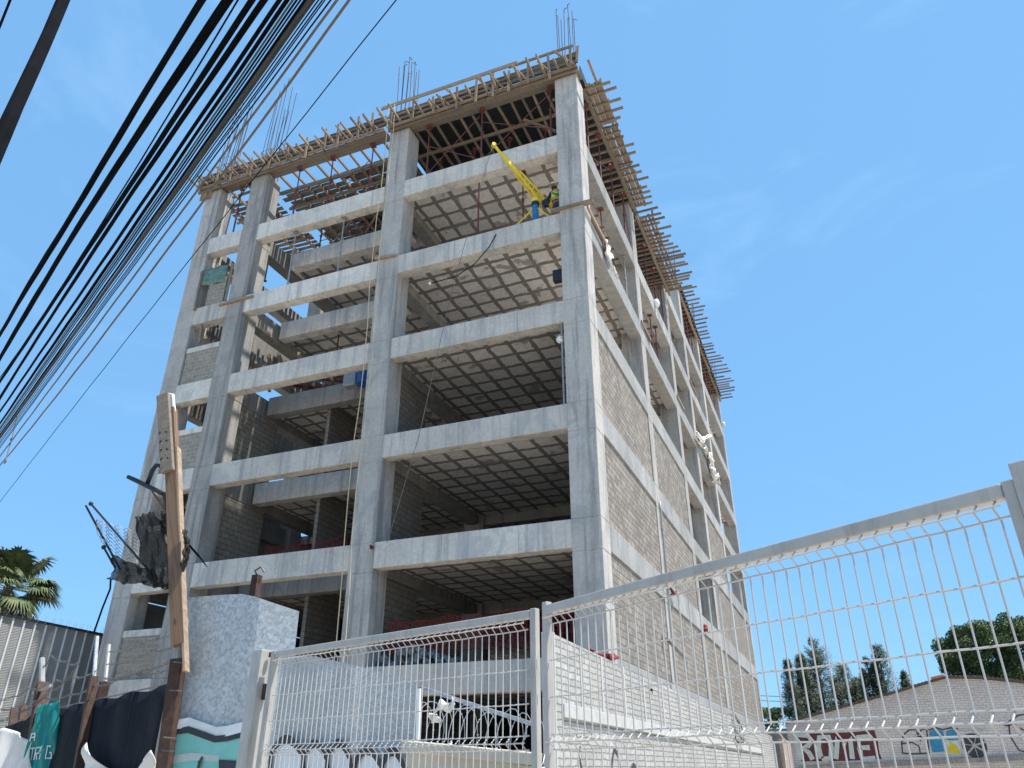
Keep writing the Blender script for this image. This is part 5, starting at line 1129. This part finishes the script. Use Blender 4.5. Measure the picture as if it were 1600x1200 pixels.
for k in range(190):
    p_ = hq(random.uniform(735, 825), 1200, .35); p_.z = 1.25; d = Vector((random.gauss(0, .12), random.gauss(0, .12), random.uniform(.12, .34))); s_ = Vector((random.gauss(0, 1), random.gauss(0, 1), 0)).normalized()*.012
    wd.quad(p_-s_, p_+d*.6-s_*.6, p_+d, p_+d*.6+s_*.6)
o = wd.build('weeds', 'weed'); tag(o, 'thin yellow-green weed tips behind the bottom of the gate', 'weeds'); o['kind'] = 'stuff'
# ------------------------------------------------------------------ the white steel gate and fence
def mesh_panel(parent, A, B, rows_, ztop, folds, nw, zbot=.15, r_=.0032, side=None):
    """welded mesh: upright wires with V folds, cross wires"""
    A = Vector(A); B = Vector(B); d = (B-A).normalized(); nn = side or Vector((-d.y, d.x, 0))
    path = [(ztop, 0)]
    for zc in folds: path += [(zc+.030, 0), (zc, .035), (zc-.030, 0)]
    if path[1][0] > path[0][0]-.004: path.pop(1)
    path.append((zbot, 0)); mb = MB(); L_ = (B-A).length
    for k in range(nw):
        f = (k+.5)/nw; q_ = A.lerp(B, f)+d*random.uniform(-.0012, .0012)
        mb.tube([Vector((q_.x, q_.y, z))-nn*o_ for z, o_ in path], r_, 6)
    mb.build('upright_wires', 'white_wire', parent)
    mh = MB()
    for z, o_ in rows_:
        mh.tube([Vector((A.x, A.y, z))-nn*(o_+.006)+d*L_*k/24+Vector((0, 0, .0015*math.sin(k*1.9))) for k in range(25)], r_*1.08, 6)
    mh.build('cross_wires', 'white_wire', parent)
gA = at(428, 1019, z=2.31); gB = at(838, 953, z=2.31); dg = (gB-gA).normalized(); ng = Vector((-dg.y, dg.x, 0))
gate = thing('steel_gate', (gA.x, gA.y, 0), 'white steel mesh gate leaf in front of the grey graffiti sheet', 'gate')
def rail(A, B, z0, z1, w_, par, nm='rail'):
    mb = MB(); d = (B-A).normalized(); s_ = Vector((-d.y, d.x, 0))*w_/2; P0 = Vector((A.x, A.y, z0)); P1 = Vector((B.x, B.y, z0))
    mb.prism([P0-s_, P1-s_, P1+s_, P0+s_], (0, 0, z1-z0)); return mb.build(nm, 'white_paint', par, bevel=.005)
rail(gA+dg*.05, gB-dg*.032, 2.272, 2.312, .04, gate, 'top_rail'); rail(gA+dg*.05, gB-dg*.032, .10, .14, .04, gate, 'bottom_rail')
def pst(P_, w_, h, par, nm='stile', dv=None):
    d = dv or dg; s_ = Vector((-d.y, d.x, 0))*w_/2; e = d*w_/2; P_ = Vector((P_.x, P_.y, 0)); mb = MB().prism([P_-e-s_, P_+e-s_, P_+e+s_, P_-e+s_], (0, 0, h)); return mb.build(nm, 'white_paint', par, bevel=.004)
pst(gA+dg*.022, .045, 2.315, gate); pst(gB-dg*.012, .036, 2.318, gate)
mesh_panel(gate, gA+dg*.06, gB-dg*.05, [(2.246, .035), (2.219, 0), (2.03, 0), (1.875, 0), (1.735, 0), (1.703, .035), (1.674, 0), (1.5, 0), (1.3, 0), (1.1, 0), (.9, 0), (.7, 0), (.5, 0), (.3, 0)], 2.275, [2.246, 1.703, 1.16, .6], 45, side=ng)
for z in (2.30,): MB().tube([gA-dg*.03+Vector((0, 0, -.03)), gA-dg*.03+Vector((0, 0, .0))], .016, 8).build('hinge', 'rust_steel', gate)
gp_ = gA-dg*.12; gpost = thing('gate_post', (gp_.x, gp_.y, 0), 'wide white square post at the left end of the gate', 'post'); pst(gp_, .115, 2.33, gpost, 'post'); 
MB().bar(gp_+dg*.065+Vector((0, 0, -.25)), gp_+dg*.085+Vector((0, 0, -.25)), .03, .10).build('hinge', 'rust_steel', gpost)
rA = at(852, 948, z=2.31); rB = at(1588, 753, z=2.31); dr_ = (rB-rA).normalized(); nr = Vector((-dr_.y, dr_.x, 0))
fen = thing('steel_gate', (rA.x, rA.y, 0), 'larger white steel mesh leaf at the right, nearest the camera', 'gate')
rail(rA+dr_*.03, rB-dr_*.035, 2.270, 2.312, .045, fen, 'top_rail'); rail(rA+dr_*.03, rB-dr_*.035, .10, .14, .045, fen, 'bottom_rail')
pst(rA+dr_*.012, .036, 2.33, fen, 'stile', dr_); pst(rB-dr_*.018, .034, 2.318, fen, 'stile', dr_)
mesh_panel(fen, rA+dr_*.035, rB-dr_*.04, [(2.246, .035), (2.219, 0), (2.055, 0), (1.893, 0), (1.735, 0), (1.703, .035), (1.674, 0), (1.5, 0), (1.3, 0), (1.1, 0), (.9, 0), (.7, 0), (.5, 0), (.3, 0)], 2.272, [2.246, 1.703, 1.16, .6], 41, side=nr)
for z in (2.05, 1.89):
    MB().box(*(lambda c: (c.x-.012, c.x+.012, c.y-.03, c.y-.012, z-.02, z+.02))(gB)).tube([gB+Vector((.004, -.03, z-2.31-.05)), gB+Vector((.004, -.03, z-2.31+.03))], .006, 6).build('latch', 'white_paint', gate)
ep = rB+dr_*.06; epost = thing('gate_post', (ep.x, ep.y, 0), 'white square post at the right edge, holding the larger leaf', 'post'); pst(ep, .10, 2.35, epost, 'post', dr_)
MB().bar(rB+Vector((0, 0, -.02))+dr_*.004, rB+Vector((0, 0, -.35))+dr_*.004, .012, .02).build('hinge', 'rust_steel', epost)
for (u, v, lb) in ((1018, 1078, 'small black cable tie on the mesh of the larger gate'),):
    c = at(u, v, plane=(rA, dr_)); MB().ball(c, .0055, 8, 6).tube([c, c+Vector((.004, 0, -.012))], .0015, 5).build('cable_tie', 'black_cable', tags=(lb, 'cable tie'))
# ------------------------------------------------------------------ overhead cables
def cable(top_, mid_, left_, z, r_, mat, lb, name='overhead_cable', wraps=False):
    P0 = at(*top_, z=z); pl = (Vector((P0.x, P0.y, 0)), SD)
    P2 = at(*left_, plane=pl); P1 = at(*mid_, plane=pl)
    s0, s1, s2 = 0, (P1-P0).dot(SD), (P2-P0).dot(SD)
    def zz(s_):       # quadratic through the three heights: the natural sag
        return P0.z*(s_-s1)*(s_-s2)/((s0-s1)*(s0-s2))+P1.z*(s_-s0)*(s_-s2)/((s1-s0)*(s1-s2))+P2.z*(s_-s0)*(s_-s1)/((s2-s0)*(s2-s1))
    a_ = -3.5; b_ = s2+5; pts = []
    for k in range(61):
        s_ = a_+(b_-a_)*k/60; q_ = P0+SD*s_; zc = zz(s_) if s0 <= s_ <= s2 else (zz(s0)+(zz(s0+.01)-zz(s0))/.01*(s_-s0) if s_ < s0 else zz(s2)+(zz(s2)-zz(s2-.01))/.01*(s_-s2))
        pts.append(Vector((q_.x, q_.y, zc+(.006*math.sin(k*1.3)))))
    mb = MB()
    if wraps:
        for j in range(8):
            o1 = random.random()*6.28; mb.tube([p_+Vector((.4*math.cos(o1+i*.11*(1+j*.2))*r_, .4*math.cos(o1+i*.11)*r_, .5*r_*math.sin(o1+i*.11*(1+j*.2)))) for i, p_ in enumerate(pts)], r_*.42, 6)
    else: mb.tube(pts, r_, 8)
    mb.build(name, mat, smooth=True, tags=(lb, 'cable', 'overhead cables across the sky'))
def ln2(u0, u1, v2): 
    """photo points of a cable: at the top edge, at v=360 and at the left edge"""
    return (u0, 0), (u1, 360), (0, v2)
cable((98, 0), (52, 104), (0, 224), 7.4, .062, 'black_cable', 'thickest black cable bundle, crossing the top left corner', wraps=True)
cable((16, 0), (8, 20), (0, 40), 7.4, .010, 'black_cable', 'very short thin wire in the extreme top left corner')
cable((186, 0), (112, 136), (0, 331), 7.2, .009, 'black_cable', 'lone thin black wire left of the parallel cables')
CB = [(318, 97, 521, .042, 'black_cable', 'first thick black bundle of the parallel cables counted from the left', 1), (355, 120, 560, .042, 'black_cable', 'second thick black bundle of the parallel cables from the left', 1),
      (372, 152, 590, .007, 'black_cable', 'hair-thin wire right of the second thick bundle', 0), (394, 157, 596, .024, 'black_cable', 'third thick cable, paired closely with the next one', 0), (413, 168, 622, .027, 'black_cable', 'fourth thick cable, right partner of the close pair', 1),
      (437, 193, 643, .017, 'black_cable', 'medium black cable just left of the dense group', 0), (449, 205, 661, .031, 'black_cable', 'thick black cable that leads the dense group', 1), (458, 211, 668, .012, 'green_cable', 'greenish cable touching the thick one in the dense group', 0),
      (464, 215, 671, .012, 'black_cable', 'thin black cable right of the greenish one', 0), (470, 219, 675, .010, 'black_cable', 'second thin black cable right of the greenish one', 0), (477, 225, 679, .016, 'black_cable', 'black cable against the wide grey bundle', 0),
      (487, 231, 684, .038, 'grey_cable', 'wide grey bundle of twisted cables in the dense group', 1), (498, 238, 690, .008, 'black_cable', 'thin dark wire right of the grey bundle', 0), (504, 243, 693, .008, 'black_cable', 'thin dark wire, second right of the grey bundle', 0),
      (508, 246, 697, .007, 'black_cable', 'thin dark wire, third right of the grey bundle', 0), (517, 250, 700, .009, 'black_cable', 'dark wire just left of the tan cables', 0), (527, 262, 713, .014, 'tan_cable', 'left tan cable of the two tan ones', 0), (546, 284, 727, .015, 'tan_cable', 'right tan cable, outermost of the parallel cables', 0)]
for k, (a, b_, c_, r_, m_, lb, wr) in enumerate(CB): cable(*ln2(a, b_, c_), 6.6-.03*k, r_*(.95 if k < 6 else .64), m_, lb, wraps=bool(wr))
cable((619, 0), (440, 225), (0, 784), 6.2, .0042, 'black_cable', 'single hair-thin wire passing in front of the left of the building')
# little plastic wire spacer hanging at the far left
q0, q1 = (28, 645), (8, 722)
P0 = at(*q0, plane=(at(262, 360, z=6.1).xy.to_3d(), SD)); P1 = at(*q1, plane=(at(262, 360, z=6.1).xy.to_3d(), SD))
MB().tube([P0, P0.lerp(P1, .5)+Vector((.02, 0, 0)), P1], .008, 5).tube([P0.lerp(P1, .55)-SD*.06, P0.lerp(P1, .55)+SD*.05], .012, 5).tube([P1-SD*.06, P1+SD*.06], .014, 5).build('cable_spacer', 'tan_cable', tags=('knotted tan tie hanging from the cables at the left edge', 'cable tie'))
for o in bpy.data.objects:
    if '_o' in o: del o['_o']
